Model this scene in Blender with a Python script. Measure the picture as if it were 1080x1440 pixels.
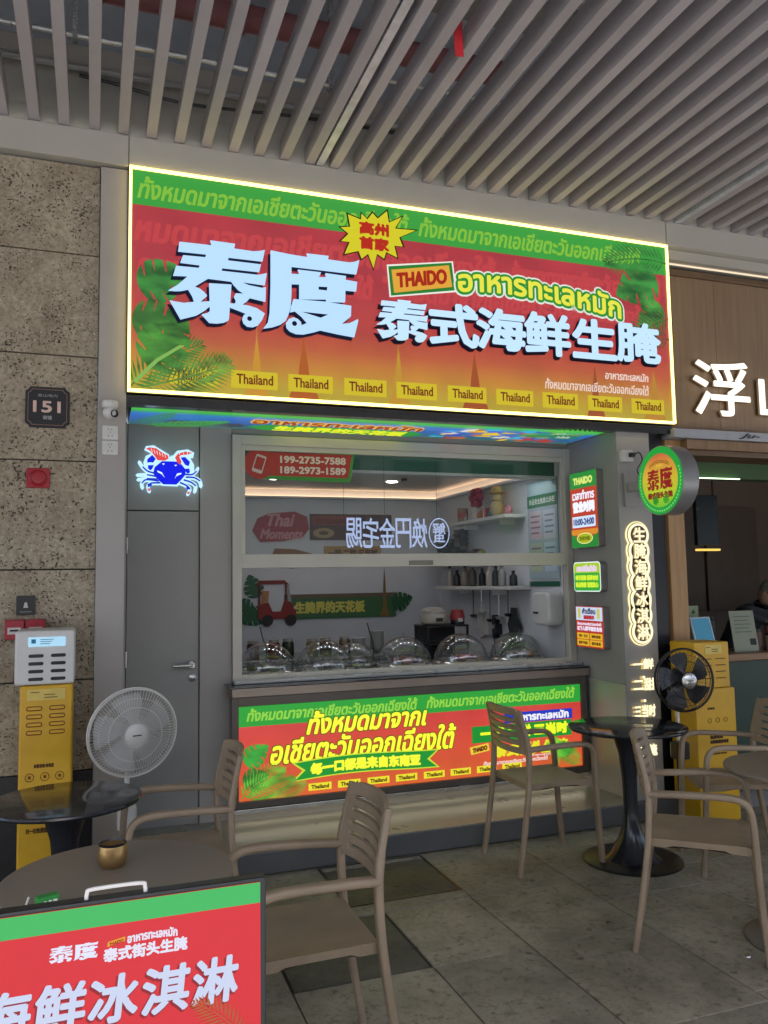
import bpy, bmesh, math, random
from mathutils import Vector, Matrix, Quaternion
R = math.radians
random.seed(7)
for o in list(bpy.data.objects): bpy.data.objects.remove(o)
scene = bpy.context.scene
COL = scene.collection

# ------------------------------------------------------------ camera
cam_d = bpy.data.cameras.new('camera'); cam = bpy.data.objects.new('camera', cam_d); COL.objects.link(cam)
cam_d.sensor_fit = 'VERTICAL'; cam_d.sensor_height = 36.0; cam_d.lens = 36.0*1144.0/1440.0
cam_d.clip_start = 0.05; cam_d.clip_end = 2000
YAW, PITCH, ROLL = R(19.77), R(4.89), R(0.986)
fwd = Vector((math.sin(YAW)*math.cos(PITCH), math.cos(YAW)*math.cos(PITCH), math.sin(PITCH)))
r0 = fwd.cross(Vector((0, 0, 1))).normalized(); u0 = r0.cross(fwd)
rt = r0*math.cos(ROLL)-u0*math.sin(ROLL); up = u0*math.cos(ROLL)+r0*math.sin(ROLL)
cam.matrix_world = Matrix(((rt.x, up.x, -fwd.x, 0), (rt.y, up.y, -fwd.y, 0), (rt.z, up.z, -fwd.z, 1.6), (0, 0, 0, 1)))
scene.camera = cam
# ------------------------------------------------------------ world, sun, exposure
EXPO = 2.0
world = bpy.data.worlds.new('World'); scene.world = world; world.use_nodes = True
nt = world.node_tree; bg = nt.nodes['Background']
sky = nt.nodes.new('ShaderNodeTexSky'); sky.sky_type = 'NISHITA'; sky.sun_disc = False
sky.sun_elevation = R(52); sky.sun_rotation = R(200); sky.air_density = 1.0; sky.dust_density = 3.0; sky.ozone_density = 1.0
nt.links.new(sky.outputs[0], bg.inputs[0]); bg.inputs[1].default_value = 0.12
sun_d = bpy.data.lights.new('sun', 'SUN'); sun_d.energy = 4.0; sun_d.angle = R(.5); sun_d.color = (1, .97, .93)
sun = bpy.data.objects.new('sun', sun_d); COL.objects.link(sun)
sun.rotation_euler = Vector((-math.sin(R(200))*math.cos(R(52)), -math.cos(R(200))*math.cos(R(52)), -math.sin(R(52)))).to_track_quat('-Z', 'Y').to_euler()
vs = scene.view_settings; vs.view_transform = 'Standard'; vs.look = 'None'; vs.gamma = 1.0; vs.use_curve_mapping = False
vs.exposure = EXPO
try:
    scene.cycles.use_denoising = True
    scene.cycles.max_bounces = 8; scene.cycles.transparent_max_bounces = 16
    scene.cycles.sample_clamp_indirect = 4.0
    scene.cycles.caustics_reflective = False; scene.cycles.caustics_refractive = False
except Exception: pass

# ------------------------------------------------------------ materials
def lin(c):
    if isinstance(c, str): c = tuple(int(c[i:i+2], 16) for i in (0, 2, 4))
    return tuple((x/255/12.92 if x <= 10.3 else ((x/255+.055)/1.055)**2.4) for x in c)
MATS = {}
def newmat(name):
    m = bpy.data.materials.new(name); m.use_nodes = True
    b = m.node_tree.nodes['Principled BSDF']; return m, m.node_tree, b
def pm(name, col, rough=.5, metal=0.0, var=.12, scale=6.0, bump=.0, spec=.5, bscale=None, stretch=None, coat=0.0):
    """painted / plain surface with a little tonal wear and roughness variation"""
    if name in MATS: return MATS[name]
    m, t, b = newmat(name); N = t.nodes; L = t.links
    tc = N.new('ShaderNodeTexCoord'); mp = N.new('ShaderNodeMapping'); L.new(tc.outputs['Object'], mp.inputs[0])
    if stretch: mp.inputs['Scale'].default_value = stretch
    no = N.new('ShaderNodeTexNoise'); no.inputs['Scale'].default_value = scale; no.inputs['Detail'].default_value = 6; no.inputs['Roughness'].default_value = .62
    L.new(mp.outputs[0], no.inputs['Vector'])
    cr = N.new('ShaderNodeValToRGB'); cr.color_ramp.elements[0].position = .3; cr.color_ramp.elements[1].position = .72
    cr.color_ramp.elements[0].color = tuple(c*(1-var) for c in col)+(1,)
    cr.color_ramp.elements[1].color = tuple(min(1, c*(1+var)) for c in col)+(1,)
    L.new(no.outputs['Fac'], cr.inputs[0]); L.new(cr.outputs[0], b.inputs['Base Color'])
    mr = N.new('ShaderNodeMapRange'); mr.inputs['To Min'].default_value = max(.02, rough-.1); mr.inputs['To Max'].default_value = min(1, rough+.1)
    L.new(no.outputs['Fac'], mr.inputs[0]); L.new(mr.outputs[0], b.inputs['Roughness'])
    b.inputs['Metallic'].default_value = metal; b.inputs['Specular IOR Level'].default_value = spec
    if coat: b.inputs['Coat Weight'].default_value = coat; b.inputs['Coat Roughness'].default_value = .08
    if bump:
        n2 = N.new('ShaderNodeTexNoise'); n2.inputs['Scale'].default_value = bscale or scale*12; n2.inputs['Detail'].default_value = 3
        L.new(mp.outputs[0], n2.inputs['Vector'])
        bp = N.new('ShaderNodeBump'); bp.inputs['Strength'].default_value = bump; bp.inputs['Distance'].default_value = .004
        L.new(n2.outputs['Fac'], bp.inputs['Height']); L.new(bp.outputs[0], b.inputs['Normal'])
    MATS[name] = m; return m
def em(c, s=1.0):
    """backlit print or lamp: colour as the lit surface shows"""
    key = 'lit_%s_%.2f' % (c, s)
    if key in MATS: return MATS[key]
    m, t, b = newmat(key); col = lin(c)
    b.inputs['Base Color'].default_value = tuple(x*.12 for x in col)+(1,)
    b.inputs['Roughness'].default_value = .35; b.inputs['Specular IOR Level'].default_value = .25
    b.inputs['Emission Color'].default_value = col+(1,); b.inputs['Emission Strength'].default_value = s/(2**EXPO)
    MATS[key] = m; return m
def em_grad(name, stops, axis=1, s=1.0, noise=.14):
    """backlit print with a printed colour gradient along local axis (metres)"""
    m, t, b = newmat(name); N = t.nodes; L = t.links
    tc = N.new('ShaderNodeTexCoord'); sp = N.new('ShaderNodeSeparateXYZ'); L.new(tc.outputs['Object'], sp.inputs[0])
    lo, hi = stops[0][0], stops[-1][0]
    mr = N.new('ShaderNodeMapRange'); mr.inputs['From Min'].default_value = lo; mr.inputs['From Max'].default_value = hi
    L.new(sp.outputs[axis], mr.inputs[0])
    cr = N.new('ShaderNodeValToRGB'); e = cr.color_ramp.elements
    for i, (p, c) in enumerate(stops):
        q = (p-lo)/(hi-lo)
        el = e[i] if i < 2 else e.new(q)
        el.position = q; el.color = lin(c)+(1,)
    L.new(mr.outputs[0], cr.inputs[0])
    # uneven LED backlight
    no = N.new('ShaderNodeTexNoise'); no.inputs['Scale'].default_value = 3.0; L.new(tc.outputs['Object'], no.inputs['Vector'])
    m2 = N.new('ShaderNodeMapRange'); m2.inputs['To Min'].default_value = s*(1-noise*2)/(2**EXPO); m2.inputs['To Max'].default_value = s*(1+noise*2)/(2**EXPO)
    L.new(no.outputs['Fac'], m2.inputs[0])
    L.new(cr.outputs[0], b.inputs['Emission Color']); L.new(m2.outputs[0], b.inputs['Emission Strength'])
    b.inputs['Base Color'].default_value = (.03, .03, .03, 1); b.inputs['Roughness'].default_value = .3
    return m
def em_leaf(c, s=.9):
    """backlit printed leaf: mottled light and dark greens in the artwork"""
    key = 'leafprint_%s' % c
    if key in MATS: return MATS[key]
    m, t, b = newmat(key); N = t.nodes; L = t.links; col = lin(c)
    tc = N.new('ShaderNodeTexCoord'); mp = N.new('ShaderNodeMapping'); mp.inputs['Scale'].default_value = (1, 2.2, 1); mp.inputs['Rotation'].default_value = (0, 0, .6); L.new(tc.outputs['Object'], mp.inputs[0])
    no = N.new('ShaderNodeTexNoise'); no.inputs['Scale'].default_value = 5.5; no.inputs['Detail'].default_value = 2; L.new(mp.outputs[0], no.inputs['Vector'])
    cr = N.new('ShaderNodeValToRGB'); e = cr.color_ramp.elements; e[0].position = .34; e[1].position = .68
    e[0].color = tuple(x*.35 for x in col)+(1,); e[1].color = (min(1, col[0]*1.7), min(1, col[1]*1.35), col[2]*1.3, 1)
    L.new(no.outputs['Fac'], cr.inputs[0]); L.new(cr.outputs[0], b.inputs['Emission Color']); b.inputs['Emission Strength'].default_value = s/(2**EXPO)
    b.inputs['Base Color'].default_value = (.02, .03, .02, 1); MATS[key] = m; return m
def flat(c, rough=.5, spec=.4):
    key = 'print_%s_%.2f' % (c, rough)
    if key in MATS: return MATS[key]
    m, t, b = newmat(key); b.inputs['Base Color'].default_value = lin(c)+(1,)
    b.inputs['Roughness'].default_value = rough; b.inputs['Specular IOR Level'].default_value = spec
    MATS[key] = m; return m
def glass(name, tint=(1, 1, 1), ior=1.5, rough=0.0, dirt=0.0):
    if name in MATS: return MATS[name]
    m = bpy.data.materials.new(name); m.use_nodes = True; t = m.node_tree; N = t.nodes; L = t.links; N.clear()
    out = N.new('ShaderNodeOutputMaterial'); tr = N.new('ShaderNodeBsdfTransparent'); gl = N.new('ShaderNodeBsdfGlossy')
    tr.inputs[0].default_value = tuple(tint)+(1,); gl.inputs['Roughness'].default_value = rough
    lw = N.new('ShaderNodeLayerWeight'); lw.inputs[0].default_value = .5
    pw = N.new('ShaderNodeMath'); pw.operation = 'POWER'; pw.inputs[1].default_value = 4.0; L.new(lw.outputs['Facing'], pw.inputs[0])
    f0 = ((ior-1)/(ior+1))**2
    ma = N.new('ShaderNodeMath'); ma.operation = 'MULTIPLY_ADD'; ma.inputs[1].default_value = (1-f0)*.8; ma.inputs[2].default_value = f0; L.new(pw.outputs[0], ma.inputs[0])
    mx = N.new('ShaderNodeMixShader'); L.new(ma.outputs[0], mx.inputs[0]); L.new(tr.outputs[0], mx.inputs[1]); L.new(gl.outputs[0], mx.inputs[2])
    if dirt:
        df = N.new('ShaderNodeBsdfDiffuse'); df.inputs[0].default_value = (.7, .7, .7, 1)
        no = N.new('ShaderNodeTexNoise'); no.inputs['Scale'].default_value = 4
        mu = N.new('ShaderNodeMath'); mu.operation = 'MULTIPLY'; mu.inputs[1].default_value = dirt; L.new(no.outputs['Fac'], mu.inputs[0])
        m2 = N.new('ShaderNodeMixShader'); L.new(mu.outputs[0], m2.inputs[0]); L.new(mx.outputs[0], m2.inputs[1]); L.new(df.outputs[0], m2.inputs[2])
        L.new(m2.outputs[0], out.inputs[0])
    else: L.new(mx.outputs[0], out.inputs[0])
    MATS[name] = m; return m
def stone_mat():
    m, t, b = newmat('travertine'); N = t.nodes; L = t.links
    tc = N.new('ShaderNodeTexCoord'); oi = N.new('ShaderNodeObjectInfo')
    ad = N.new('ShaderNodeVectorMath'); ad.operation = 'ADD'; L.new(tc.outputs['Object'], ad.inputs[0])
    sc = N.new('ShaderNodeVectorMath'); sc.operation = 'SCALE'; sc.inputs['Scale'].default_value = 37.0
    cmb = N.new('ShaderNodeCombineXYZ'); [L.new(oi.outputs['Random'], cmb.inputs[i]) for i in range(3)]
    L.new(cmb.outputs[0], sc.inputs[0]); L.new(sc.outputs[0], ad.inputs[1]); V = ad.outputs[0]
    def noise(s, d=4, r=.6):
        n = N.new('ShaderNodeTexNoise'); n.inputs['Scale'].default_value = s; n.inputs['Detail'].default_value = d; n.inputs['Roughness'].default_value = r; L.new(V, n.inputs['Vector']); return n.outputs['Fac']
    def ramp(f, stops):
        c = N.new('ShaderNodeValToRGB'); e = c.color_ramp.elements
        for i, (p, k) in enumerate(stops):
            el = e[i] if i < 2 else e.new(p); el.position = p; el.color = (k if len(k) == 4 else tuple(k)+(1,))
        L.new(f, c.inputs[0]); return c.outputs[0]
    base = ramp(noise(5), [(.3, (.33, .272, .195)), (.7, (.48, .415, .31))])
    fine = ramp(noise(45, 5, .75), [(.33, (.45, .42, .38)), (.62, (1, 1, 1))])
    mx = N.new('ShaderNodeMix'); mx.data_type = 'RGBA'; mx.blend_type = 'MULTIPLY'; mx.inputs[0].default_value = .8
    L.new(base, mx.inputs[6]); L.new(fine, mx.inputs[7])
    pit = noise(80, 3, .55); pm1 = noise(9, 2)
    mm = N.new('ShaderNodeMath'); mm.operation = 'ADD'; L.new(pit, mm.inputs[0])
    m3 = N.new('ShaderNodeMath'); m3.operation = 'MULTIPLY'; m3.inputs[1].default_value = .35; L.new(pm1, m3.inputs[0]); L.new(m3.outputs[0], mm.inputs[1])
    inv = ramp(mm.outputs[0], [(.785, (0, 0, 0)), (.82, (1, 1, 1))])
    mx2 = N.new('ShaderNodeMix'); mx2.data_type = 'RGBA'; L.new(inv, mx2.inputs[0]); L.new(mx.outputs[2], mx2.inputs[6]); mx2.inputs[7].default_value = (.05, .038, .025, 1)
    pale = ramp(noise(70, 2), [(.66, (0, 0, 0)), (.72, (1, 1, 1))])
    mx3 = N.new('ShaderNodeMix'); mx3.data_type = 'RGBA'; L.new(pale, mx3.inputs[0]); L.new(mx2.outputs[2], mx3.inputs[6]); mx3.inputs[7].default_value = (.55, .5, .4, 1)
    L.new(mx3.outputs[2], b.inputs['Base Color']); b.inputs['Roughness'].default_value = .75
    bp = N.new('ShaderNodeBump'); bp.invert = True; bp.inputs['Strength'].default_value = .8; bp.inputs['Distance'].default_value = .004
    L.new(inv, bp.inputs['Height']); L.new(bp.outputs[0], b.inputs['Normal'])
    return m
def paving_mat(name, c0, c1, stain=.5):
    m, t, b = newmat(name); N = t.nodes; L = t.links
    tc = N.new('ShaderNodeTexCoord'); geo = N.new('ShaderNodeNewGeometry'); oi = N.new('ShaderNodeObjectInfo')
    V = geo.outputs['Position']
    def noise(s, d=5, r=.6):
        n = N.new('ShaderNodeTexNoise'); n.inputs['Scale'].default_value = s; n.inputs['Detail'].default_value = d; n.inputs['Roughness'].default_value = r; L.new(V, n.inputs['Vector']); return n.outputs['Fac']
    def ramp(f, stops):
        c = N.new('ShaderNodeValToRGB'); e = c.color_ramp.elements
        for i, (p, k) in enumerate(stops):
            el = e[i] if i < 2 else e.new(p); el.position = p; el.color = tuple(k)+(1,)
        L.new(f, c.inputs[0]); return c.outputs[0]
    def mul(a, bb, f):
        mx = N.new('ShaderNodeMix'); mx.data_type = 'RGBA'; mx.blend_type = 'MULTIPLY'; mx.inputs[0].default_value = f; L.new(a, mx.inputs[6]); L.new(bb, mx.inputs[7]); return mx.outputs[2]
    base = ramp(noise(2.2), [(.3, c0), (.7, c1)])
    tone = ramp(oi.outputs['Random'], [(0, (.82, .84, .84)), (1, (1.0, 1.0, .98))])
    spots = ramp(noise(26, 6, .75), [(.28, (.45, .44, .42)), (.5, (1, 1, 1))])
    big = ramp(noise(1.1, 5, .7), [(.34, (.55, .55, .55)), (.6, (1, 1, 1))])
    grit = ramp(noise(140, 2), [(.3, (.75, .75, .75)), (.6, (1, 1, 1))])
    gum = ramp(noise(16, 1, .4), [(.24, (.35, .34, .32)), (.29, (1, 1, 1))]); drip = ramp(noise(6.5, 6, .8), [(.36, (.6, .59, .55)), (.46, (1, 1, 1))])
    c = mul(mul(mul(mul(mul(mul(base, tone, 1), spots, stain), big, stain), grit, .7), gum, .8), drip, stain*.7)
    L.new(c, b.inputs['Base Color'])
    rr = ramp(noise(3.1), [(.3, (.55,)*3), (.7, (.8,)*3)]); L.new(rr, b.inputs['Roughness'])
    bp = N.new('ShaderNodeBump'); bp.inputs['Strength'].default_value = .25; bp.inputs['Distance'].default_value = .002
    L.new(noise(120, 3), bp.inputs['Height']); L.new(bp.outputs[0], b.inputs['Normal'])
    return m
def wood_mat(name, c0, c1, rough=.5, axis=2):
    if name in MATS: return MATS[name]
    m, t, b = newmat(name); N = t.nodes; L = t.links
    tc = N.new('ShaderNodeTexCoord'); mp = N.new('ShaderNodeMapping'); L.new(tc.outputs['Object'], mp.inputs[0])
    s = [14.0, 14.0, 14.0]; s[axis] = .9; mp.inputs['Scale'].default_value = s
    no = N.new('ShaderNodeTexNoise'); no.inputs['Scale'].default_value = 2.5; no.inputs['Detail'].default_value = 7; L.new(mp.outputs[0], no.inputs['Vector'])
    cr = N.new('ShaderNodeValToRGB'); e = cr.color_ramp.elements; e[0].position = .32; e[1].position = .68; e[0].color = tuple(c0)+(1,); e[1].color = tuple(c1)+(1,)
    L.new(no.outputs['Fac'], cr.inputs[0]); L.new(cr.outputs[0], b.inputs['Base Color']); b.inputs['Roughness'].default_value = rough
    MATS[name] = m; return m

GREY = pm('grey_panel', (.37, .35, .33), .45, .0, .05, 2.5, bump=.03)
GREY2 = pm('grey_door', (.31, .305, .29), .42, .0, .085, 1.6, bump=.05)
ALU = pm('champagne_aluminium', (.50, .475, .415), .4, .15, .06, 5)
BAND = pm('cream_fascia', (.42, .40, .35), .55, 0, .06, 1.5, bump=.02)
SLAT = pm('taupe_slat', (.365, .34, .36), .5, .1, .07, 3)
BLACKM = pm('black_metal', (.012, .013, .016), .35, .2, .2, 10)
BLACKG = pm('black_gloss', (.008, .009, .012), .08, 0, .1, 4, spec=.6)
WHITEP = pm('white_plastic', (.62, .62, .60), .4, 0, .05, 8)
WHITEW = pm('white_wall', (.60, .62, .66), .6, 0, .05, 2)
CHAIR = pm('taupe_plastic', (.27, .203, .138), .46, 0, .2, 6, bump=.12, bscale=400)
YELLOW = pm('yellow_paint', (.64, .37, .018), .36, 0, .1, 5)
DARK = pm('dark_void', (.06, .062, .066), .8, 0, .3, 3)
STEEL = pm('brushed_steel', (.55, .55, .54), .28, 1.0, .08, 30)
RED = pm('red_plastic', (.36, .018, .03), .4, 0, .08, 10)
def vary(m, lo, hi):
    t = m.node_tree; N = t.nodes; L = t.links; b = N['Principled BSDF']; src = b.inputs['Base Color'].links[0].from_socket
    oi = N.new('ShaderNodeObjectInfo'); mr = N.new('ShaderNodeMapRange'); mr.inputs['To Min'].default_value = lo; mr.inputs['To Max'].default_value = hi; L.new(oi.outputs['Random'], mr.inputs[0])
    vm = N.new('ShaderNodeVectorMath'); vm.operation = 'SCALE'; L.new(src, vm.inputs[0]); L.new(mr.outputs[0], vm.inputs['Scale']); L.new(vm.outputs[0], b.inputs['Base Color'])
vary(SLAT, .86, 1.1); vary(CHAIR, .92, 1.06)
STONE = stone_mat()
TILE = paving_mat('grey_paving', (.24, .22, .165), (.345, .315, .245), .9)
COVERM = paving_mat('cover_paving', (.065, .062, .05), (.10, .095, .078), .8)
GROUT = pm('grout', (.05, .047, .04), .9, 0, .3, 20)
GLASS = glass('window_glass', (.93, .96, .95), 1.5, .0, .012)
CLEAR = glass('clear_acrylic', (.93, .95, .95), 1.45)

# ------------------------------------------------------------ mesh builder
class MB:
    def __init__(s): s.v = []; s.f = []
    def add(s, v, f):
        n = len(s.v); s.v += [tuple(p) for p in v]; s.f += [tuple(i+n for i in q) for q in f]; return s
    def box(s, x0, x1, y0, y1, z0, z1):
        return s.add([(x0, y0, z0), (x1, y0, z0), (x1, y1, z0), (x0, y1, z0), (x0, y0, z1), (x1, y0, z1), (x1, y1, z1), (x0, y1, z1)],
                     [(0, 3, 2, 1), (4, 5, 6, 7), (0, 1, 5, 4), (1, 2, 6, 5), (2, 3, 7, 6), (3, 0, 4, 7)])
    def quad(s, a, b, c, d): return s.add([a, b, c, d], [(0, 1, 2, 3)])
    def poly(s, pts, z0, z1=None):
        a = sum(p[0]*q[1]-q[0]*p[1] for p, q in zip(pts, pts[1:]+pts[:1]))
        if a < 0: pts = pts[::-1]
        n = len(pts)
        if z1 is None: return s.add([(x, y, z0) for x, y in pts], [tuple(range(n))])
        v = [(x, y, z0) for x, y in pts]+[(x, y, z1) for x, y in pts]
        f = [tuple(range(n-1, -1, -1)), tuple(range(n, 2*n))]+[(i, (i+1) % n, (i+1) % n+n, i+n) for i in range(n)]
        return s.add(v, f)
    def rect(s, x0, y0, x1, y1, z0, z1=None): return s.poly([(x0, y0), (x1, y0), (x1, y1), (x0, y1)], z0, z1)
    def rrect(s, x0, y0, x1, y1, r, z0, z1=None, n=5): return s.poly(rr2(x0, y0, x1, y1, r, n), z0, z1)
    def disc(s, cx, cy, r, z0, z1=None, n=24, ry=None):
        return s.poly([(cx+r*math.cos(2*math.pi*i/n), cy+(ry or r)*math.sin(2*math.pi*i/n)) for i in range(n)], z0, z1)
    def sweep(s, path, prof, up=(0, 0, 1), scale=None, closed=False, cap=True):
        P = [Vector(p) for p in path]; n = len(P); m = len(prof); v = []; f = []
        upv = Vector(up); nrm = None
        for i, p in enumerate(P):
            a = P[(i-1) % n] if (closed or i > 0) else p
            b = P[(i+1) % n] if (closed or i < n-1) else p
            t = (b-a).normalized()
            if nrm is None:
                nrm = upv-t*upv.dot(t)
                if nrm.length < 1e-4: nrm = Vector((1, 0, 0))-t*t.x
            else: nrm = nrm-t*nrm.dot(t)
            nrm.normalize(); bi = t.cross(nrm); k = scale[i] if scale else 1.0
            for (x, y) in prof: v.append(p+bi*x*k+nrm*y*k)
        for i in range(n if closed else n-1):
            j = (i+1) % n
            for q in range(m): f.append((i*m+q, i*m+(q+1) % m, j*m+(q+1) % m, j*m+q))
        if cap and not closed: f.append(tuple(range(m-1, -1, -1))); f.append(tuple((n-1)*m+q for q in range(m)))
        return s.add(v, f)
    def tube(s, path, r, n=8, **k): return s.sweep(path, [(r*math.cos(2*math.pi*i/n), r*math.sin(2*math.pi*i/n)) for i in range(n)], **k)
    def lathe(s, prof, n=28, c=(0, 0, 0)):
        v = []; f = []; m = len(prof)
        for i in range(n):
            a = 2*math.pi*i/n
            for r, z in prof: v.append((c[0]+r*math.cos(a), c[1]+r*math.sin(a), c[2]+z))
        for i in range(n):
            j = (i+1) % n
            for q in range(m-1): f.append((i*m+q, j*m+q, j*m+q+1, i*m+q+1))
        return s.add(v, f)
    def sphere(s, c, r, n=16, m=10):
        rx, ry, rz = r if isinstance(r, tuple) else (r, r, r); v = []; f = []
        for j in range(1, m):
            t = math.pi*j/m
            for i in range(n): a = 2*math.pi*i/n; v.append((c[0]+rx*math.sin(t)*math.cos(a), c[1]+ry*math.sin(t)*math.sin(a), c[2]+rz*math.cos(t)))
        v += [(c[0], c[1], c[2]+rz), (c[0], c[1], c[2]-rz)]; T = len(v)-2
        for j in range(m-2):
            for i in range(n): k = (i+1) % n; f.append((j*n+i, (j+1)*n+i, (j+1)*n+k, j*n+k))
        for i in range(n): k = (i+1) % n; f.append((T, i, k)); f.append((T+1, (m-2)*n+k, (m-2)*n+i))
        return s.add(v, f)
    def xf(s, M):
        s.v = [tuple(M @ Vector(p)) for p in s.v]; return s
    def mesh(s, name, smooth=0):
        me = bpy.data.meshes.new(name); me.from_pydata(s.v, [], s.f); me.validate(); me.update()
        if smooth:
            for p in me.polygons: p.use_smooth = True
            me.set_sharp_from_angle(angle=R(smooth))
        return me
    def build(s, name, mat, parent=None, smooth=0, bevel=0, kind=None, label=None):
        o = bpy.data.objects.new(name, s.mesh(name, smooth)); COL.objects.link(o)
        o.data.materials.append(mat)
        if parent is not None: o.parent = parent
        if bevel:
            md = o.modifiers.new('bevel', 'BEVEL'); md.width = bevel; md.segments = 2; md.limit_method = 'ANGLE'; md.angle_limit = R(40)
        if kind: o['kind'] = kind
        if label: o['label'] = label
        return o
def rr2(x0, y0, x1, y1, r, n=5):
    pts = []
    for cx, cy, a0 in ((x1-r, y1-r, 0), (x0+r, y1-r, 90), (x0+r, y0+r, 180), (x1-r, y0+r, 270)):
        for i in range(n+1): a = R(a0+90*i/n); pts.append((cx+r*math.cos(a), cy+r*math.sin(a)))
    return pts
def rprof(w, h, r=None, n=3):
    return rr2(-w/2, -h/2, w/2, h/2, r if r else min(w, h)*.35, n)
def smoothpath(pts, k=6):
    P = [Vector(p) for p in pts]; out = []
    for i in range(len(P)-1):
        p0 = P[max(i-1, 0)]; p1 = P[i]; p2 = P[i+1]; p3 = P[min(i+2, len(P)-1)]
        for j in range(k):
            t = j/k; out.append(.5*((2*p1)+(-p0+p2)*t+(2*p0-5*p1+4*p2-p3)*t*t+(-p0+3*p1-3*p2+p3)*t**3))
    out.append(P[-1]); return out
def tag(o, label, cat, group=None):
    o['label'] = label; o['category'] = cat
    if group: o['group'] = group
    return o
def thing(name, label, cat, loc=(0, 0, 0), rz=0, group=None, M=None):
    o = bpy.data.objects.new(name, None); COL.objects.link(o); o.empty_display_size = .1
    o.location = loc; o.rotation_euler = (0, 0, rz)
    if M is not None: o.matrix_world = M
    return tag(o, label, cat, group)
def struct(o): o['kind'] = 'structure'; return o
def copy_tree(o, parent=None):
    c = o.copy(); COL.objects.link(c); c.parent = parent
    for ch in o.children: copy_tree(ch, c)
    return c
def frame(face, p):
    """local x right, y up, z towards the reader"""
    ax = {'F': ((1, 0, 0), (0, 0, 1), (0, -1, 0)), 'S': ((0, -1, 0), (0, 0, 1), (-1, 0, 0)), 'D': ((1, 0, 0), (0, -1, 0), (0, 0, -1)),
          'W': ((0, -1, 0), (0, 0, 1), (-1, 0, 0)), 'B': ((-1, 0, 0), (0, 0, 1), (0, 1, 0))}[face]
    M = Matrix.Identity(4)
    for j, a in enumerate(ax):
        for i in range(3): M[i][j] = a[i]
    for i in range(3): M[i][3] = p[i]
    return M
# ------------------------------------------------------------ lettering
_tc = {}
def glyphs(s, shear=0.0, space=1.0):
    k = (s, shear, space)
    if k not in _tc:
        c = bpy.data.curves.new('lettering_source', 'FONT'); c.body = s; c.size = 1.0; c.shear = shear; c.resolution_u = 3; c.space_character = space
        o = bpy.data.objects.new('lettering_source', c)
        me = o.to_mesh(); v = [(q.co.x, q.co.y) for q in me.vertices]; f = [tuple(p.vertices) for p in me.polygons]
        o.to_mesh_clear(); bpy.data.objects.remove(o); bpy.data.curves.remove(c); _tc[k] = (v, f)
    return _tc[k]
def put(mb, s, x0, y0, x1, y1, z, bold=0.0, shear=0.0, warp=None, nb=8, space=1.0, step=.00012):
    """fit the inked box of the string to the rectangle; bold = stroke growth in metres"""
    v, f = glyphs(s, shear, space)
    if not v: return mb
    ax, bx = min(p[0] for p in v), max(p[0] for p in v); ay, by = min(p[1] for p in v), max(p[1] for p in v)
    x0 += bold; x1 -= bold; y0 += bold; y1 -= bold
    sx = (x1-x0)/max(1e-6, bx-ax); sy = (y1-y0)/max(1e-6, by-ay)
    offs = [(0, 0)]
    if bold:
        offs += [(bold*math.cos(2*math.pi*i/nb+.39), bold*math.sin(2*math.pi*i/nb+.39)) for i in range(nb)]
    for i, (ox, oy) in enumerate(offs):
        q = [(x0+(p[0]-ax)*sx+ox, y0+(p[1]-ay)*sy+oy) for p in v]
        if warp: q = [warp(*p) for p in q]
        mb.add([(p[0], p[1], z+i*step) for p in q], f)
    return mb
def frond(mb, x, y, L, ang, bend=.6, n=16, ll=.35, w=.028, z=0, taper=.25):
    """flat palm frond"""
    pts = []; a = ang; px, py = x, y
    for i in range(n+1):
        pts.append((px, py, a)); px += L/n*math.cos(a); py += L/n*math.sin(a); a += bend/n
    for i in range(1, n+1):
        px, py, a = pts[i]; t = i/n; l = L*ll*(math.sin(math.pi*min(1, t*.85+.12))*.8+.2)
        for sgn in (-1, 1):
            b = a+sgn*(1.05-.5*t); ex, ey = px+l*math.cos(b), py+l*math.sin(b); nx, ny = -math.sin(b), math.cos(b); ww = L*w
            mx, my = px+(ex-px)*.4, py+(ey-py)*.4
            mb.add([(px, py, z+.0001*i), (mx+nx*ww, my+ny*ww, z+.0001*i), (ex, ey, z+.0001*i), (mx-nx*ww, my-ny*ww, z+.0001*i)], [(0, 3, 2, 1)])
    k = [(p[0], p[1]) for p in pts]; ww = L*.012
    mb.poly([(p[0]-math.sin(q[2])*ww, p[1]+math.cos(q[2])*ww) for p, q in zip(k, pts)]+[(p[0]+math.sin(q[2])*ww*.6, p[1]-math.cos(q[2])*ww*.6) for p, q in zip(k[::-1], pts[::-1])], z+.0001*(n+2))
def monstera(mb, x, y, S, ang, z=0, cuts=4):
    """flat split leaf: heart outline with narrow cuts from the margin towards the rib"""
    def edge(t): # t 0..1 from base to tip along one side -> (along, across)
        return (S*(-.18+1.18*t), S*.52*math.sin(math.pi*min(1, t**.72))**.75*(1-.15*t))
    side = []; n = 48
    for i in range(n+1):
        t = i/n; a, c = edge(t); ph = (t*(cuts+1)) % 1.0
        if .12 < t < .9 and ph < .16: c *= .38; a -= S*.05
        side.append((a, c))
    pts = [(a, c) for a, c in side]+[(a, -c) for a, c in side[::-1]]
    ca, sa = math.cos(ang), math.sin(ang)
    mb.poly([(x+a*ca-c*sa, y+a*sa+c*ca) for a, c in pts], z)
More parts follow.
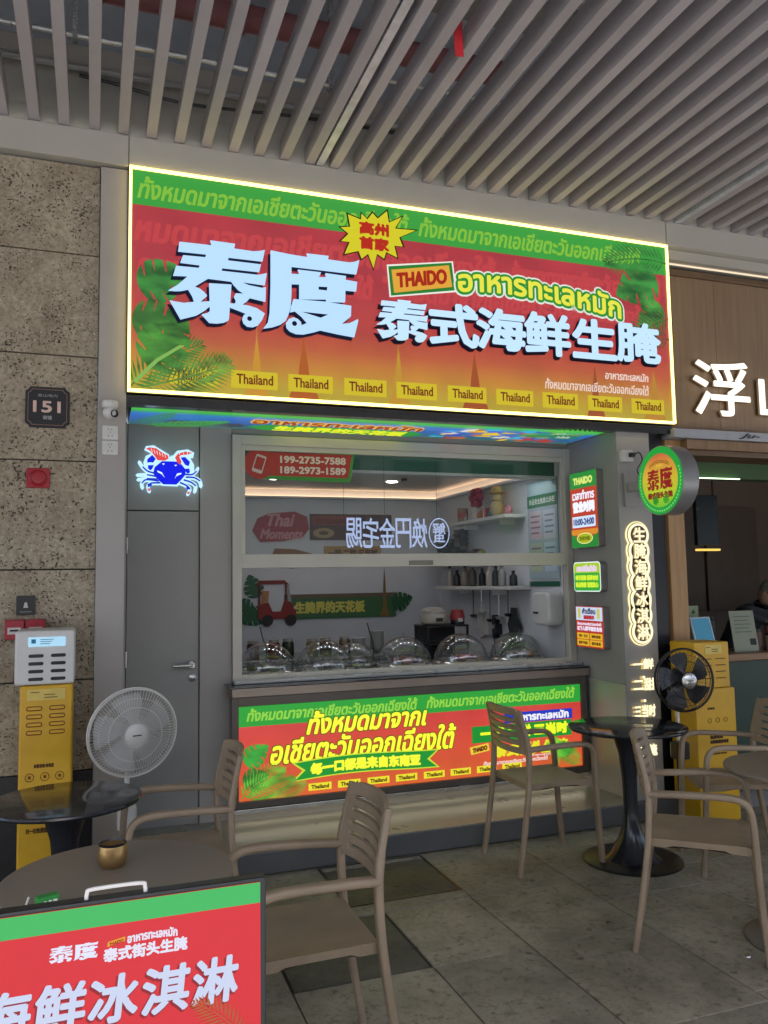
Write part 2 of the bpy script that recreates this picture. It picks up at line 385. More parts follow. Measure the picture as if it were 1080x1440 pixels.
T1 = [(0.277, 0.873), (0.458, 0.875), (0.449, 0.903), (0.591, 0.901), (0.585, 0.872), (0.692, 0.869), (0.73, 0.875), (0.764, 0.886), (0.750, 0.817), (0.554, 0.817), (0.549, 0.797), (0.741, 0.796), (0.730, 0.751), (0.518, 0.750), (0.513, 0.731), (0.724, 0.731), (0.754, 0.74), (0.775, 0.748), (0.763, 0.675), (0.618, 0.681), (0.667, 0.664), (0.747, 0.656), (0.769, 0.663), (0.766, 0.577), (0.676, 0.59), (0.657, 0.566), (0.63, 0.545), (0.667, 0.542), (0.716, 0.531), (0.762, 0.504), (0.746, 0.465), (0.722, 0.431), (0.691, 0.418), (0.66, 0.419), (0.639, 0.436), (0.631, 0.46), (0.639, 0.483), (0.655, 0.494), (0.611, 0.508), (0.563, 0.522), (0.56, 0.545), (0.59, 0.546), (0.595, 0.566), (0.584, 0.587), (0.593, 0.607), (0.645, 0.61), (0.609, 0.63), (0.581, 0.659), (0.569, 0.676), (0.437, 0.679), (0.36, 0.622), (0.39, 0.613), (0.413, 0.597), (0.431, 0.577), (0.393, 0.536), (0.449, 0.546), (0.449, 0.52), (0.419, 0.49), (0.372, 0.457), (0.285, 0.426), (0.226, 0.528), (0.25, 0.525), (0.302, 0.521), (0.36, 0.533), (0.349, 0.566), (0.326, 0.603), (0.29, 0.591), (0.255, 0.586), (0.219, 0.586), (0.267, 0.621), (0.299, 0.653), (0.325, 0.68), (0.243, 0.674), (0.259, 0.731), (0.384, 0.733), (0.391, 0.752), (0.282, 0.754), (0.297, 0.797), (0.421, 0.800), (0.426, 0.820), (0.270, 0.818)]
T2 = [(0.443, 0.65), (0.569, 0.656), (0.56, 0.525), (0.554, 0.447), (0.527, 0.43), (0.485, 0.421), (0.444, 0.421), (0.402, 0.465), (0.431, 0.474), (0.448, 0.489)]
D1 = [(0.799, 0.888), (0.913, 0.878), (1.013, 0.874), (1.023, 0.878), (1.016, 0.896), (1.151, 0.897), (1.146, 0.875), (1.28, 0.872), (1.314, 0.88), (1.345, 0.895), (1.325, 0.805), (0.922, 0.806), (0.921, 0.637), (0.916, 0.56), (0.901, 0.507), (0.885, 0.474), (0.856, 0.449), (0.809, 0.429), (0.754, 0.416), (0.781, 0.455), (0.792, 0.516), (0.798, 0.675)]
D2 = [(0.922, 0.76), (0.973, 0.764), (0.961, 0.79), (1.103, 0.79), (1.09, 0.759), (1.136, 0.764), (1.13, 0.788), (1.259, 0.785), (1.255, 0.761), (1.329, 0.756), (1.322, 0.698), (1.254, 0.697), (1.251, 0.623), (1.134, 0.613), (1.134, 0.629), (0.969, 0.613), (0.97, 0.704), (0.922, 0.7)]
D3 = [(0.934, 0.608), (1.124, 0.612), (1.289, 0.603), (1.286, 0.538), (1.262, 0.516), (1.228, 0.486), (1.275, 0.494), (1.305, 0.51), (1.329, 0.525), (1.332, 0.512), (1.306, 0.412), (1.201, 0.422), (1.096, 0.436), (1.057, 0.421), (0.993, 0.402), (0.948, 0.4), (0.91, 0.413), (0.891, 0.433), (0.888, 0.461), (0.904, 0.485), (0.933, 0.498), (0.958, 0.49), (0.977, 0.473), (0.979, 0.454), (1.016, 0.472), (0.981, 0.509), (0.943, 0.537), (0.912, 0.528), (0.921, 0.567)]
HOLES = [[(1.086, 0.699), (1.139, 0.702), (1.137, 0.681), (1.086, 0.681)], [(0.981, 0.535), (1.143, 0.534), (1.097, 0.51)]]
DOTS = [(.672, .464, .014), (.937, .46, .015)]
def brandword(mb, which, x0, y0, x1, y1, z, d=0.0, off=(0, 0)):
    """the two hand-drawn title characters fitted to a rectangle"""
    P = {'tai': (T1, T2), 'du': (D1, D2, D3), 'both': (T1, T2, D1, D2, D3)}[which]
    a = [p for q in P for p in q]; ax, bx = min(p[0] for p in a), max(p[0] for p in a); ay, by = min(p[1] for p in a), max(p[1] for p in a)
    m = lambda p: (x0+(p[0]-ax)/(bx-ax)*(x1-x0)+off[0], y0+(p[1]-ay)/(by-ay)*(y1-y0)+off[1])
    for i, q in enumerate(P): mb.poly([m(p) for p in q], z-(d if d else 0), z+.0003*i) if d else mb.poly([m(p) for p in q], z+.0002*i)
    return mb
THAI = 'ทั้งหมดมาจากเอเชียตะวันออกเฉียงใต้'
FOOD = 'อาหารทะเลหมัก'
# ============================================================ SETTING
g = MB().quad((-300, -300, -.03), (300, -300, -.03), (300, 300, -.03), (-300, 300, -.03)).build('ground', pm('plaza_ground', (.34, .34, .34), .8, 0, .2, .6)); struct(g)
floor = MB().quad((-3, .6, -.012), (9, .6, -.012), (9, 4.62, -.012), (-3, 4.62, -.012)).build('floor', GROUT); struct(floor)
xs = [-2.44, -1.64, -.84, -.24, .16, .76, 1.36, 1.83, 2.43, 3.03, 3.63, 4.23, 4.83, 5.43, 6.03, 6.63]
rnd = random.Random(3)
for i in range(len(xs)-1):
    ys = [4.6, 4.0, 3.28, 2.62, 1.95, 1.3, .7] if i % 2 == 0 else [4.6, 3.87, 3.28, 2.55, 1.95, 1.2, .7]
    if i in (5, 6): ys = [4.6, 3.88, 3.27, 2.62, 1.95, 1.3, .7]
    if i in (8, 10): ys = [4.6, 3.6, 2.62, 1.8, 1.1, .7]
    for a, b in zip(ys, ys[1:]):
        j = .0018+rnd.random()*.0022; dz = rnd.uniform(-.0015, .0015)
        iscov = (i == 5 and abs(a-3.88) < .01)
        if iscov: dz = -.003; j = .011
        t = MB().box(xs[i]+j, xs[i+1]-j, b+j, a-j, -.03, dz).build('tile' if not iscov else 'drain_cover', COVERM if iscov else TILE, floor, bevel=.003)
        if iscov: t['label'] = 'dark square drain cover set in the paving'
# second cover lies across the joint, in its own steel rim
cv = MB()
for a in ((1.21, 1.83, 3.99, 4.0), (1.21, 1.83, 4.56, 4.57), (1.21, 1.222, 4.0, 4.56), (1.818, 1.83, 4.0, 4.56)): cv.box(a[0], a[1], a[2], a[3], -.02, .0045)
o = cv.build('cover_rim', BLACKM, floor)
o = MB().box(1.224, 1.816, 4.004, 4.50, -.02, .0035).build('drain_cover', COVERM, floor, bevel=.003); o['label'] = 'dark square drain cover close to the step'
o = MB().box(1.224, 1.816, 4.505, 4.556, -.02, .0035).build('cover_patch', pm('mortar', (.2, .18, .15), .9, 0, .4, 25), floor)

# ---- arcade roof and slat ceiling
roof = MB().box(-14, 22, -3.2, 9.5, 5.25, 5.5).build('roof_slab', pm('grey_deck', (.50, .53, .58), .7, 0, .25, 1.2)); struct(roof)
ceil = thing('slat_ceiling', '', ''); del ceil['label'], ceil['category']; struct(ceil)
sm = MB().box(-.0275, .0275, -2.9, 4.618, 4.14, 4.25).mesh('slat'); sm.materials.append(SLAT)
k0 = -22
for k in range(k0, 60):
    o = bpy.data.objects.new('slat', sm); COL.objects.link(o); o.parent = ceil; o.location = (-.33+.1545*k+rnd.uniform(-.002, .002), 0, rnd.uniform(-.0025, .0025)); o.rotation_euler = (0, 0, R(rnd.uniform(-.03, .03)))
for x in (1.277, 3.94):
    MB().box(x-.022, x+.022, -2.9, 4.617, 4.137, 4.19).build('light_rail', pm('satin_rail', (.55, .57, .62), .4, .4, .25, 9), ceil)
# perimeter fascia above the signs
fas = struct(MB().box(-6, 9.5, 4.62, 4.78, 3.96, 4.62).build('fascia', BAND))
MB().box(-6, .163, 4.605, 4.62, 3.953, 4.13).build('fascia_board', BAND, fas, bevel=.002)
MB().box(.169, 3.832, 4.605, 4.62, 3.962, 4.132).build('fascia_board', BAND, fas, bevel=.002)
MB().box(3.838, 9.5, 4.605, 4.62, 3.962, 4.134).build('fascia_board', BAND, fas, bevel=.002)
MB().box(-6, 9.5, 4.78, 9.4, 4.1, 4.2).build('void_deck', DARK, fas)
# services in the ceiling void
pt = thing('conduit', 'thin silver conduit running above the slat ceiling', 'pipe')
MB().tube([(-6, 4.36, 4.5), (1.30, 4.36, 4.5)], .014, 8).build('pipe_run', pm('zinc', (.75, .75, .73), .3, .7, .1, 20), pt, 30)
for x in (-.12, 1.28): MB().box(x-.012, x+.012, 4.33, 4.39, 4.47, 5.2).build('hanger', STEEL, pt)
pt = thing('conduit', 'second thin conduit above the slats towards the right', 'pipe')
MB().tube([(1.5, 4.3, 4.56), (3.6, 4.3, 4.56)], .011, 8).build('pipe_run', pm('zinc', (.75, .75, .73), .3, .7, .1, 20), pt, 30)
pt = thing('red_pipe', 'wide red painted fire main seen between the left slats', 'pipe')
MB().tube([(-6, 4.36, 4.80), (2.4, 4.36, 4.80)], .075, 16).build('pipe_run', pm('pipe_red', (.27, .10, .105), .7, 0, .15, 6), pt, 30)
for x in (-.8, .75, 2.1): MB().tube([(x-.03, 4.36, 4.80), (x+.03, 4.36, 4.80)], .09, 16).build('coupling', pm('pipe_red', (.3, .03, .03)), pt, 30)
pt = thing('red_pipe', 'second red branch pipe above the slats behind the light rail', 'pipe')
MB().tube([(-6, 3.45, 4.86), (4.2, 3.45, 4.86)], .065, 14).build('pipe_run', MATS['pipe_red'], pt, 30)
pt = thing('red_ribbon', 'red ribbon end dangling through the ceiling slats', 'ribbon')
MB().sweep(smoothpath([(1.60, 3.30, 4.60), (1.605, 3.31, 4.36), (1.60, 3.30, 4.2), (1.61, 3.31, 4.075)], 5), rprof(.045, .006), up=(0, 1, 0)).build('ribbon_strip', pm('ribbon_red', (.5, .02, .03), .5), pt, 30)
MB().box(-6, 3.6, 3.80, 4.05, 4.86, 4.89).build('tray_base', pm('tray_grey', (.3, .31, .33), .45, .5, .15, 6), (lambda p: p)(thing('cable_tray', 'grey cable tray above the slats along the fascia', 'cable tray')))
pt = thing('black_cable', 'black cable drooping along the fascia above the slats', 'cable')
MB().tube(smoothpath([(-.1, 4.58, 4.42), (.1, 4.57, 4.40), (.42, 4.57, 4.36), (.7, 4.57, 4.37), (1.2, 4.58, 4.41), (1.9, 4.6, 4.43)], 6), .009, 6).build('cable_run', BLACKM, pt, 30)
MB().tube([(-6, 4.575, 4.46), (4.6, 4.575, 4.46)], .02, 10).build('ledge_pipe', pm('pipe_grey', (.4, .4, .38), .5, .2, .1, 8), pt, 30)

# ---- building across the plaza (behind the viewer)
opb = thing('opposite_building', 'long low building across the plaza facing the arcade', 'building', (5, -17, 0))
MB().box(-40, 40, -6, 0, 0, 7.5).build('wall', pm('render_beige', (.34, .31, .27), .8, 0, .1, .5), opb)
MB().box(-40.2, 40.2, -6.2, .2, 7.5, 7.9).build('parapet', pm('parapet', (.4, .39, .37), .8), opb)
wm = MB().box(-.9, .9, 0, .02, -.8, .8).mesh('window'); wm.materials.append(pm('far_glass', (.03, .035, .04), .1))
for i in range(-12, 13):
    for z in (1.6, 5.2):
        w_ = bpy.data.objects.new('window', wm); COL.objects.link(w_); w_.parent = opb; w_.location = (i*3.1, .0, z)
# ---- stone wall on the left
sw = thing('stone_wall', 'pitted beige stone wall panels left of the shop', 'wall')
MB().box(-5, .018, 4.69, 4.9, 0, 3.95).build('backing', DARK, sw)
zs = [0, .64, 1.11, 1.694, 2.277, 2.854, 3.43, 3.945]
for a, b in zip(zs, zs[1:]):
    for x0, x1 in ((-1.2, .016), (-2.4, -1.205), (-3.6, -2.405), (-4.8, -3.605)):
        MB().box(x0, x1, 4.66+rnd.uniform(-.001, .001), 4.69, a+.0035, b-.0035).build('stone_panel', STONE if a > .1 else pm('base_granite', (.018, .02, .024), .35, 0, .3, 40), sw, bevel=.002)

# ============================================================ KIOSK SHELL
ki = thing('kiosk', 'grey panelled food kiosk with serving window beneath the red sign', 'kiosk', (1.9, 4.66, 0))
K = Matrix.Translation((-1.9, -4.66, 0))
def kp(mb, name, mat, parent=None, **k):
    if parent is None: mb.xf(K); return mb.build(name, mat, ki, **k)
    mb.xf(K); return mb.build(name, mat, parent, **k)
kp(MB().box(.02, .165, 4.63, 5.4, 0, 3.94), 'pilaster', GREY, bevel=.003)
kp(MB().box(.165, .198, 5.262, 5.4, .12, 2.62), 'door_jamb', GREY, bevel=.002)
door = kp(MB().box(.203, .640, 5.285, 5.33, .128, 2.066), 'door', GREY2, bevel=.002)
MB().box(.20, .643, 5.31, 5.34, .12, 2.62).xf(K).build('door_gap', BLACKM, ki)
kp(MB().box(.203, .640, 5.284, 5.31, 2.074, 2.62), 'door_header', GREY2, bevel=.002)
h = kp(MB().tube(smoothpath([(.595, 5.285, 1.10), (.595, 5.235, 1.10), (.58, 5.228, 1.10), (.48, 5.23, 1.10)], 5), .010, 10), 'door_handle', STEEL, door, smooth=40)
kp(MB().lathe([(0, 0), (.026, 0), (.028, .004), (.022, .012), (0, .014)], 20).xf(Matrix.Translation((.595, 5.284, 1.10)) @ Matrix.Rotation(R(90), 4, 'X')), 'rose', STEEL, h, smooth=40)
kp(MB().lathe([(0, 0), (.022, 0), (.024, .004), (.012, .010), (0, .012)], 20).xf(Matrix.Translation((.60, 5.284, 1.02)) @ Matrix.Rotation(R(90), 4, 'X')), 'lock', STEEL, door, smooth=40)
for z in (.35, 1.15, 1.85): kp(MB().tube([(.2015, 5.282, z-.05), (.2015, 5.282, z+.05)], .006, 8), 'hinge', STEEL, door, smooth=40)
kp(MB().box(.645, .845, 5.27, 5.4, .12, 2.62), 'wall_strip', GREY, bevel=.002)
kp(MB().box(.845, 3.378, 5.29, 5.4, .12, .965), 'counter_wall', GREY2)
kp(MB().box(.845, 3.378, 5.29, 5.4, 2.575, 2.7), 'head_beam', GREY2)
# right pillar with return wall
kp(MB().box(3.378, 3.648, 4.66, 5.4, 0, 2.655), 'pillar', GREY2, bevel=.002)
kp(MB().box(3.65, 3.80, 4.72, 5.4, 0, 2.655), 'dark_column', BLACKM, bevel=.003)
kp(MB().box(3.366, 3.377, 4.662, 5.07, .13, .885), 'side_plate', pm('pale_plate', (.42, .41, .36), .4, .2, .05, 4), bevel=.002)
# step
kp(MB().box(.0, 3.72, 4.6, 5.5, 0, .12), 'step', pm('step_stone', (.10, .105, .105), .35, 0, .15, 3), bevel=.004)
kp(MB().box(.166, 3.377, 4.605, 5.285, .121, .128), 'step_top', pm('step_marble', (.24, .24, .205), .3, 0, .12, 4, bump=.05, bscale=9))
# interior shell
kp(MB().box(.70, 3.60, 7.8, 7.9, .0, 2.8), 'back_wall', WHITEW)
kp(MB().box(.60, .72, 5.4, 7.8, 0, 2.8), 'left_wall', WHITEW)
kp(MB().box(3.42, 3.60, 5.4, 7.8, 0, 2.8), 'right_wall', WHITEW)
kp(MB().box(.72, 3.42, 5.4, 7.8, 2.52, 2.7), 'inner_ceiling', pm('inner_ceiling', (.62, .58, .54), .7, 0, .04, 2))
kp(MB().box(.72, 3.42, 5.4, 7.8, .0, .1), 'inner_floor', pm('inner_floor', (.2, .2, .2)))
kp(MB().box(.73, 3.41, 7.72, 7.798, 2.425, 2.447), 'cove_ledge', WHITEW); kp(MB().box(.73, 3.41, 7.745, 7.79, 2.448, 2.452), 'cove_light', em('ffd0a8', 5.0))
kp(MB().box(3.345, 3.418, 5.6, 7.71, 2.425, 2.447), 'cove_ledge', WHITEW); kp(MB().box(3.365, 3.41, 5.62, 7.70, 2.448, 2.452), 'cove_light', em('ffd0a8', 4.5))
for i in range(8):
    d = kp(MB().disc(0, 0, .042, 0, .004, 16).xf(Matrix.Translation((1.05+.31*i, 5.75, 2.514))), 'downlight', em('f4f6ff', 50))
for x, y in ((1.5, 7.0), (2.6, 7.0), (2.05, 6.7)):
    kp(MB().disc(0, 0, .05, 0, .004, 20).xf(Matrix.Translation((x, y, 2.514))), 'downlight', em('fff4e6', 26))
kp(MB().disc(0, 0, .03, 0, .02, 16).xf(Matrix.Translation((2.62, 6.75, 2.495))), 'ceiling_speaker', BLACKM)
kp(MB().box(.86, 3.40, 5.50, 5.54, 2.40, 2.519), 'inner_header', pm('green_board', (.012, .13, .07), .5))
kp(MB().box(.86, 3.40, 5.49, 5.58, 2.378, 2.398), 'header_lip', WHITEP)
# ---- serving window
win = MB(); Y0, Y1 = 5.235, 5.29
for a in ((.846, .906, .985, 2.57), (3.318, 3.376, .985, 2.57)): win.box(a[0], a[1], Y0, Y1, a[2], a[3])
for a in ((.906, 3.318, 2.505, 2.57), (.906, 3.318, 1.70, 1.79), (.906, 3.318, .985, 1.02)): win.box(a[0], a[1], Y0+.002, Y1, a[2], a[3])
W = kp(win, 'window_frame', ALU, bevel=.003)
sash = MB()
for a in ((.906, .93, 1.79, 2.505), (3.294, 3.318, 1.79, 2.505)): sash.box(a[0], a[1], 5.246, 5.28, a[2], a[3])
sash.box(.906, 3.318, 5.243, 5.28, 1.735, 1.757); sash.box(.93, 3.294, 5.246, 5.28, 2.47, 2.505)
kp(sash, 'sash_rail', pm('sash_alu', (.52, .50, .44), .38, .15, .05, 6), W, bevel=.002)
kp(MB().box(.93, 3.294, 5.262, 5.268, 1.79, 2.47), 'window_pane', GLASS, W)
kp(MB().box(2.06, 2.24, 5.232, 5.24, 1.712, 1.742), 'latch', pm('latch_metal', (.18, .17, .14), .4, .6), W, bevel=.002)
# ---- counter with lightbox
co = thing('service_counter', 'steel edged service counter in front of the window', 'counter', (2.1, 5.1, .2)); CK = Matrix.Translation((-2.1, -5.1, -.2))
def cp(mb, name, mat, **k): mb.xf(CK); return mb.build(name, mat, co, **k)
cp(MB().box(.83, 3.365, 5.125, 5.285, .26, .93), 'cabinet', GREY2)
cp(MB().box(.815, 3.366, 5.07, 5.285, .905, .96), 'counter_top', pm('bronze_edge', (.30, .245, .20), .35, .4, .08, 6), bevel=.003)
cp(MB().box(.80, 3.366, 5.06, 5.285, .963, .972), 'glass_slab', BLACKG, bevel=.002)
cp(MB().box(.845, 3.37, 5.16, 5.6, .974, .992), 'sill_board', pm('sill_pale', (.45, .46, .45), .3, .2), bevel=.002)
fr = MB()
for a in ((.815, .858, .235, .903), (3.30, 3.345, .235, .903)): fr.box(a[0], a[1], 5.08, 5.125, a[2], a[3])
fr.box(.858, 3.30, 5.08, 5.125, .235, .276); fr.box(.858, 3.30, 5.08, 5.125, .848, .903)
cp(fr, 'lightbox_frame', pm('bronze_frame', (.12, .105, .09), .4, .4, .1, 6), bevel=.002)
cp(MB().box(.82, 3.34, 5.075, 5.16, .205, .232), 'led_channel', pm('channel_alu', (.6, .58, .52), .25, .8), bevel=.002)
cp(MB().box(.83, 3.33, 5.12, 5.15, .2015, .2035), 'led_strip', em('fff0d4', 4.5))
cp(MB().box(.83, 3.36, 5.23, 5.285, .128, .26), 'toe_kick', GREY2)
# ---- soffit lightbox under the sign
sf = thing('soffit_lightbox', 'printed lightbox ceiling panel beneath the main sign', 'lightbox', M=frame('D', (.2, 5.27, 2.612)))
# local x = world x, local y = towards street
MB().rect(0, 0, 3.165, .56, -.03, -.001).build('case', BLACKM, sf)
MB().rect(0, 0, 3.165, .56, 0).build('print_face', em_grad('soffit_print', [(0, '3a6b52'), (.2, '2a66b8'), (.36, '2a73d0'), (.44, '3dbd3f'), (.56, '52cf3a')], 1, .8), sf)
m = MB(); put(m, FOOD, .72, .22, 1.88, .40, .004, .016); m.build('lettering', em('f2c230', .9), sf)
m = MB(); put(m, FOOD, .73, .23, 1.87, .39, .0055, .006); m.build('lettering', em('9a2a18', .9), sf)
m = MB(); m.poly([(.85, .02), (1.85, .02), (1.95, .11), (1.85, .2), (.85, .2), (.72, .11)], .002); m.build('ribbon', em('2f9a3c', .9), sf)
m = MB(); put(m, '生腌界的天花板', .9, .03, 1.82, .19, .004, .008); m.build('lettering', em('e8f02a', .95), sf)
m = MB(); cols = ['c43a35', 'f0d020', 'e8e8e8', '2a50d0', 'd06a2a', '40b8e0']
pr = random.Random(5)
for c in cols:
    for i in range(9):
        x = pr.uniform(2.0, 2.95); y = pr.uniform(.04, .4); m = MB(); m.poly([(x, y), (x+pr.uniform(.05, .16), y+.01), (x+pr.uniform(.05, .14), y+pr.uniform(.03, .09)), (x+.01, y+.05)], .003+.0006*i+.0001*cols.index(c)); m.build('food_print', em(c, .8), sf)
for i, (x, y, a, L) in enumerate([(3.1, .45, 3.3, .5), (3.12, .3, 3.0, .45), (3.1, .52, 3.0, .4), (.1, .1, .3, .5), (.05, .2, .9, .35)]):
    m = MB(); frond(m, x, y, L, a, .3, 12, .3, .03, .008+.004*i); m.build('leaf', em(['3fae3a', '2c8a34', '5cc84a'][i % 3], .8), sf)
for i in range(3):
    m = MB(); m.sphere((0, 0, 0), .01); m = MB()
    pts = [(.3+.16*i+(.09+.03*math.sin(9*t/24*6.28+i))*math.cos(t/24*6.283), .14+(.06+.02*math.sin(7*t/24*6.28))*math.sin(t/24*6.283)) for t in range(24)]
    m.poly(pts, .003+.001*i); m.build('food_print', em('4a4a58', .8), sf)
sofb = thing('soffit_cover', 'glossy black soffit strip under the sign front edge', 'panel')
MB().box(.166, 3.834, 4.64, 4.712, 2.60, 2.655).build('strip', BLACKG, sofb)
MB().box(.166, 3.834, 4.712, 5.4, 2.645, 2.70).build('soffit_board', BLACKM, sofb)
MB().box(3.366, 3.834, 4.712, 5.4, 2.62, 2.643).build('soffit_end', BLACKM, sofb)

# ============================================================ MAIN SIGN
ms = thing('main_sign', 'large red backlit fascia sign with pale blue title characters', 'sign', M=frame('F', (.165, 4.6, 2.66)))
SW, SH = 3.67, 1.297
MB().rect(0, 0, SW, SH, -.15, -.012).build('case', BLACKM, ms)
MB().rect(.02, .02, SW-.02, SH-.02, -.012, 0).build('sign_face', em_grad('sign_print', [(0, 'b8a628'), (.10, 'c2a028'), (.2, 'c8862c'), (.32, 'c25c34'), (.45, 'bb4038'), (.75, 'b73440'), (1.3, 'b4303c')], 1, .86), ms)
m = MB().poly([(.02, 1.074), (3.65, 1.072), (3.65, 1.277), (.02, 1.277)], .0012); m.build('green_band', em('3c9a40'), ms)
led = MB()
for a in ((.005, .005, SW-.005, .019), (.005, SH-.019, SW-.005, SH-.005), (.005, .019, .019, SH-.019), (SW-.019, .019, SW-.005, SH-.019)): led.rect(a[0], a[1], a[2], a[3], -.012, .012)
led.build('led_border', em('ffe27a', 4.5), ms)
m = MB(); put(m, THAI+' ', .047, 1.11, 1.69, 1.245, .0022, .004, .28); m.build('lettering', em('7fb93e'), ms)
m = MB(); put(m, THAI, 1.75, 1.11, 3.44, 1.245, .0022, .004, .28); m.build('lettering', em('7fb93e'), ms)
for q_, (a_, b_) in zip((THAI[4:], THAI, THAI[6:], THAI[2:]), (((.03, .86), (2.3, 1.04)), ((2.4, .87), (3.6, 1.04)), ((.05, .66), (1.45, .82)), ((1.5, .68), (3.5, .83)))):
    m = MB(); put(m, q_, a_[0], a_[1], b_[0], b_[1], .001, .008, .2); m.build('faint_lettering', em('bf4549', .95), ms)
# temple spires
def spire(mb, x, h, w, z):
    mb.poly([(x-w, .022), (x+w, .022), (x+w*.92, .05), (x+w*.66, .085), (x+w*.55, .13), (x+w*.38, .15), (x+w*.3, .22), (x+w*.16, .3), (x+w*.05, .36), (x, h), (x-w*.05, .36), (x-w*.16, .3), (x-w*.3, .22), (x-w*.38, .15), (x-w*.55, .13), (x-w*.66, .085), (x-w*.92, .05)], z)
for i, (x, h, c) in enumerate([(.72, .46, 'c08c34'), (1.0, .42, 'a85a28'), (1.60, .42, 'b88c34'), (2.12, .40, '9a4f2a'), (3.02, .36, '985030'), (3.50, .38, 'b08034')]):
    m = MB(); spire(m, x, h, .09 if i % 2 else .07, .0014); m.build('temple_spire', em(c), ms)
# Thailand tags
for x in (.364, .707, 1.041, 1.383, 1.718, 2.063, 2.404, 2.744, 3.093, 3.441):
    t = MB().rect(x-.135, .062, x+.135, .165, .0024).build('name_tag', em('c9b62a'), ms)
    m = MB(); put(m, 'Thailand', x-.105, .086, x+.108, .146, .0034, .0018); m.build('lettering', em('6e2a18'), t)
# leaves, left and right
for i, (fn, x, y, L, a, b, c) in enumerate([
        ('m', .10, .62, .26, .35, 0, '2f8436'), ('m', .07, .42, .25, -.1, 0, '357a2c'), ('m', .14, .20, .30, .9, 0, '3d8a2e'), ('f', .02, .03, .46, .85, -.5, '3f8a30'),
        ('f', .08, .03, .50, .25, .15, '4f9034'), ('f', .26, .03, .34, .5, .3, '6f9c38'), ('m', 3.50, 1.02, .32, 3.6, 0, '2f8a38'), ('m', 3.55, .82, .22, 3.9, 0, '3d8f36'),
        ('f', 3.64, .75, .45, 3.5, .4, '3c5f30'), ('f', 3.64, .60, .42, 3.1, .6, '4b5a2e'), ('f', 3.64, 1.15, .5, 3.0, .5, '2b7a34')]):
    m = MB()
    if fn == 'm': monstera(m, x, y, L, a, .004+.0012*i)
    else: frond(m, x, y, L, a, b, 18, .38, .016, .004+.0012*i)
    m.v = [(min(max(p[0], .022), SW-.022), min(max(p[1], .022), SH-.022), p[2]) for p in m.v]
    m.build('leaf', em_leaf(c, .9), ms)
m = MB(); m.poly([(.03, .06), (.15, .19), (.28, .28), (.31, .28), (.17, .18), (.05, .05)], .02); m.build('leaf_rib', em('8cc060', .8), ms)
# title characters: raised, lit, with dark returns
m = MB(); brandword(m, 'tai', .207, .400, .763, .885, .0200, .016); brandword(m, 'du', .742, .382, 1.333, .879, .0200, .016); m.build('title_shadow', em('0b1230', .6), ms)
for nm, bx_ in (('tai', (.219, .418, .775, .903)), ('du', (.754, .400, 1.345, .897))):
    m = MB(); brandword(m, nm, *bx_, .034, .012); ch = m.build('title_character', em('b4d8fb', 1.05), ms)
    m = MB()
    for i, (x, y, r) in enumerate(DOTS):
        if (i == 0) == (nm == 'tai'): m.disc(x, y, r, .0365, None, 14)
    if nm == 'du':
        for hq in HOLES: m.poly(hq, .0365)
    m.build('counter_shape', em('0b1230', .6), ch)
for ch, bx_ in zip('泰式海鲜生腌', [(1.452, .418, 1.792, .675), (1.798, .406, 2.147, .688), (2.125, .41, 2.488, .688), (2.472, .402, 2.825, .695), (2.834, .406, 3.188, .686), (3.184, .408, 3.553, .695)]):
    m = MB(); m2 = MB()
    if ch == '泰':
        brandword(m, 'tai', *bx_, .030, .010); brandword(m2, 'tai', bx_[0]-.018, bx_[1]-.022, bx_[2]-.018, bx_[3]-.022, .017, .012)
    else:
        put(m, ch, *bx_, .028, .0115, nb=12)
        for k in range(4): put(m2, ch, bx_[0]-.005*k-.003, bx_[1]-.006*k-.003, bx_[2]-.005*k+.003, bx_[3]-.006*k+.003, .022-.0025*k, .0125, nb=8)
    m2.build('character_shadow', em('120c20', .6), ms); m.build('title_character', em('bfe0fb', 1.05), ms)
# brand plate and arched Thai line
pl = [(1.554, .877), (1.962, .952), (1.982, .796), (1.569, .715)]
def inset(q, d): cx = sum(p[0] for p in q)/4; cy = sum(p[1] for p in q)/4; return [(cx+(p[0]-cx)*(1-d/.2), cy+(p[1]-cy)*(1-d/.08)) for p in q]
def grow(q, d): cx = sum(p[0] for p in q)/4; cy = sum(p[1] for p in q)/4; return [(p[0]+d*math.copysign(1, p[0]-cx), p[1]+d*math.copysign(1, p[1]-cy)) for p in q]
plate = MB().poly(grow(pl, .022), .006).build('brand_plate', em('f2f2e8', .9), ms)
MB().poly(grow(pl, .012), .0068).build('plate_rim', em('2c7a30'), plate)
MB().poly(grow(pl, -.008), .0076).build('plate_fill', em('dca23c'), plate)
skew = lambda x, y: (x-.04*(y-.8), y+.19*(x-1.76))
m = MB(); put(m, 'THAIDO', 1.595, .785, 1.94, .885, .0086, .006, 0, skew); m.build('lettering', em('a02818'), plate)
arc = lambda x, y: (x, y+(-.085*max(0, (x-2.35)/.9)**1.6)-.03*max(0, (2.35-x)/.4)**2)
m = MB(); put(m, FOOD, 1.985, .765, 3.275, .985, .006, .033, 0, arc, 14); m.build('lettering_halo', em('e8efe6', .9), ms)
m = MB(); put(m, FOOD, 1.996, .776, 3.264, .974, .0085, .022, 0, arc, 14); m.build('lettering_outline', em('2c8a34'), ms)
m = MB(); put(m, FOOD, 2.012, .793, 3.248, .957, .011, .0065, 0, arc); m.build('lettering', em('e3e04a'), ms)
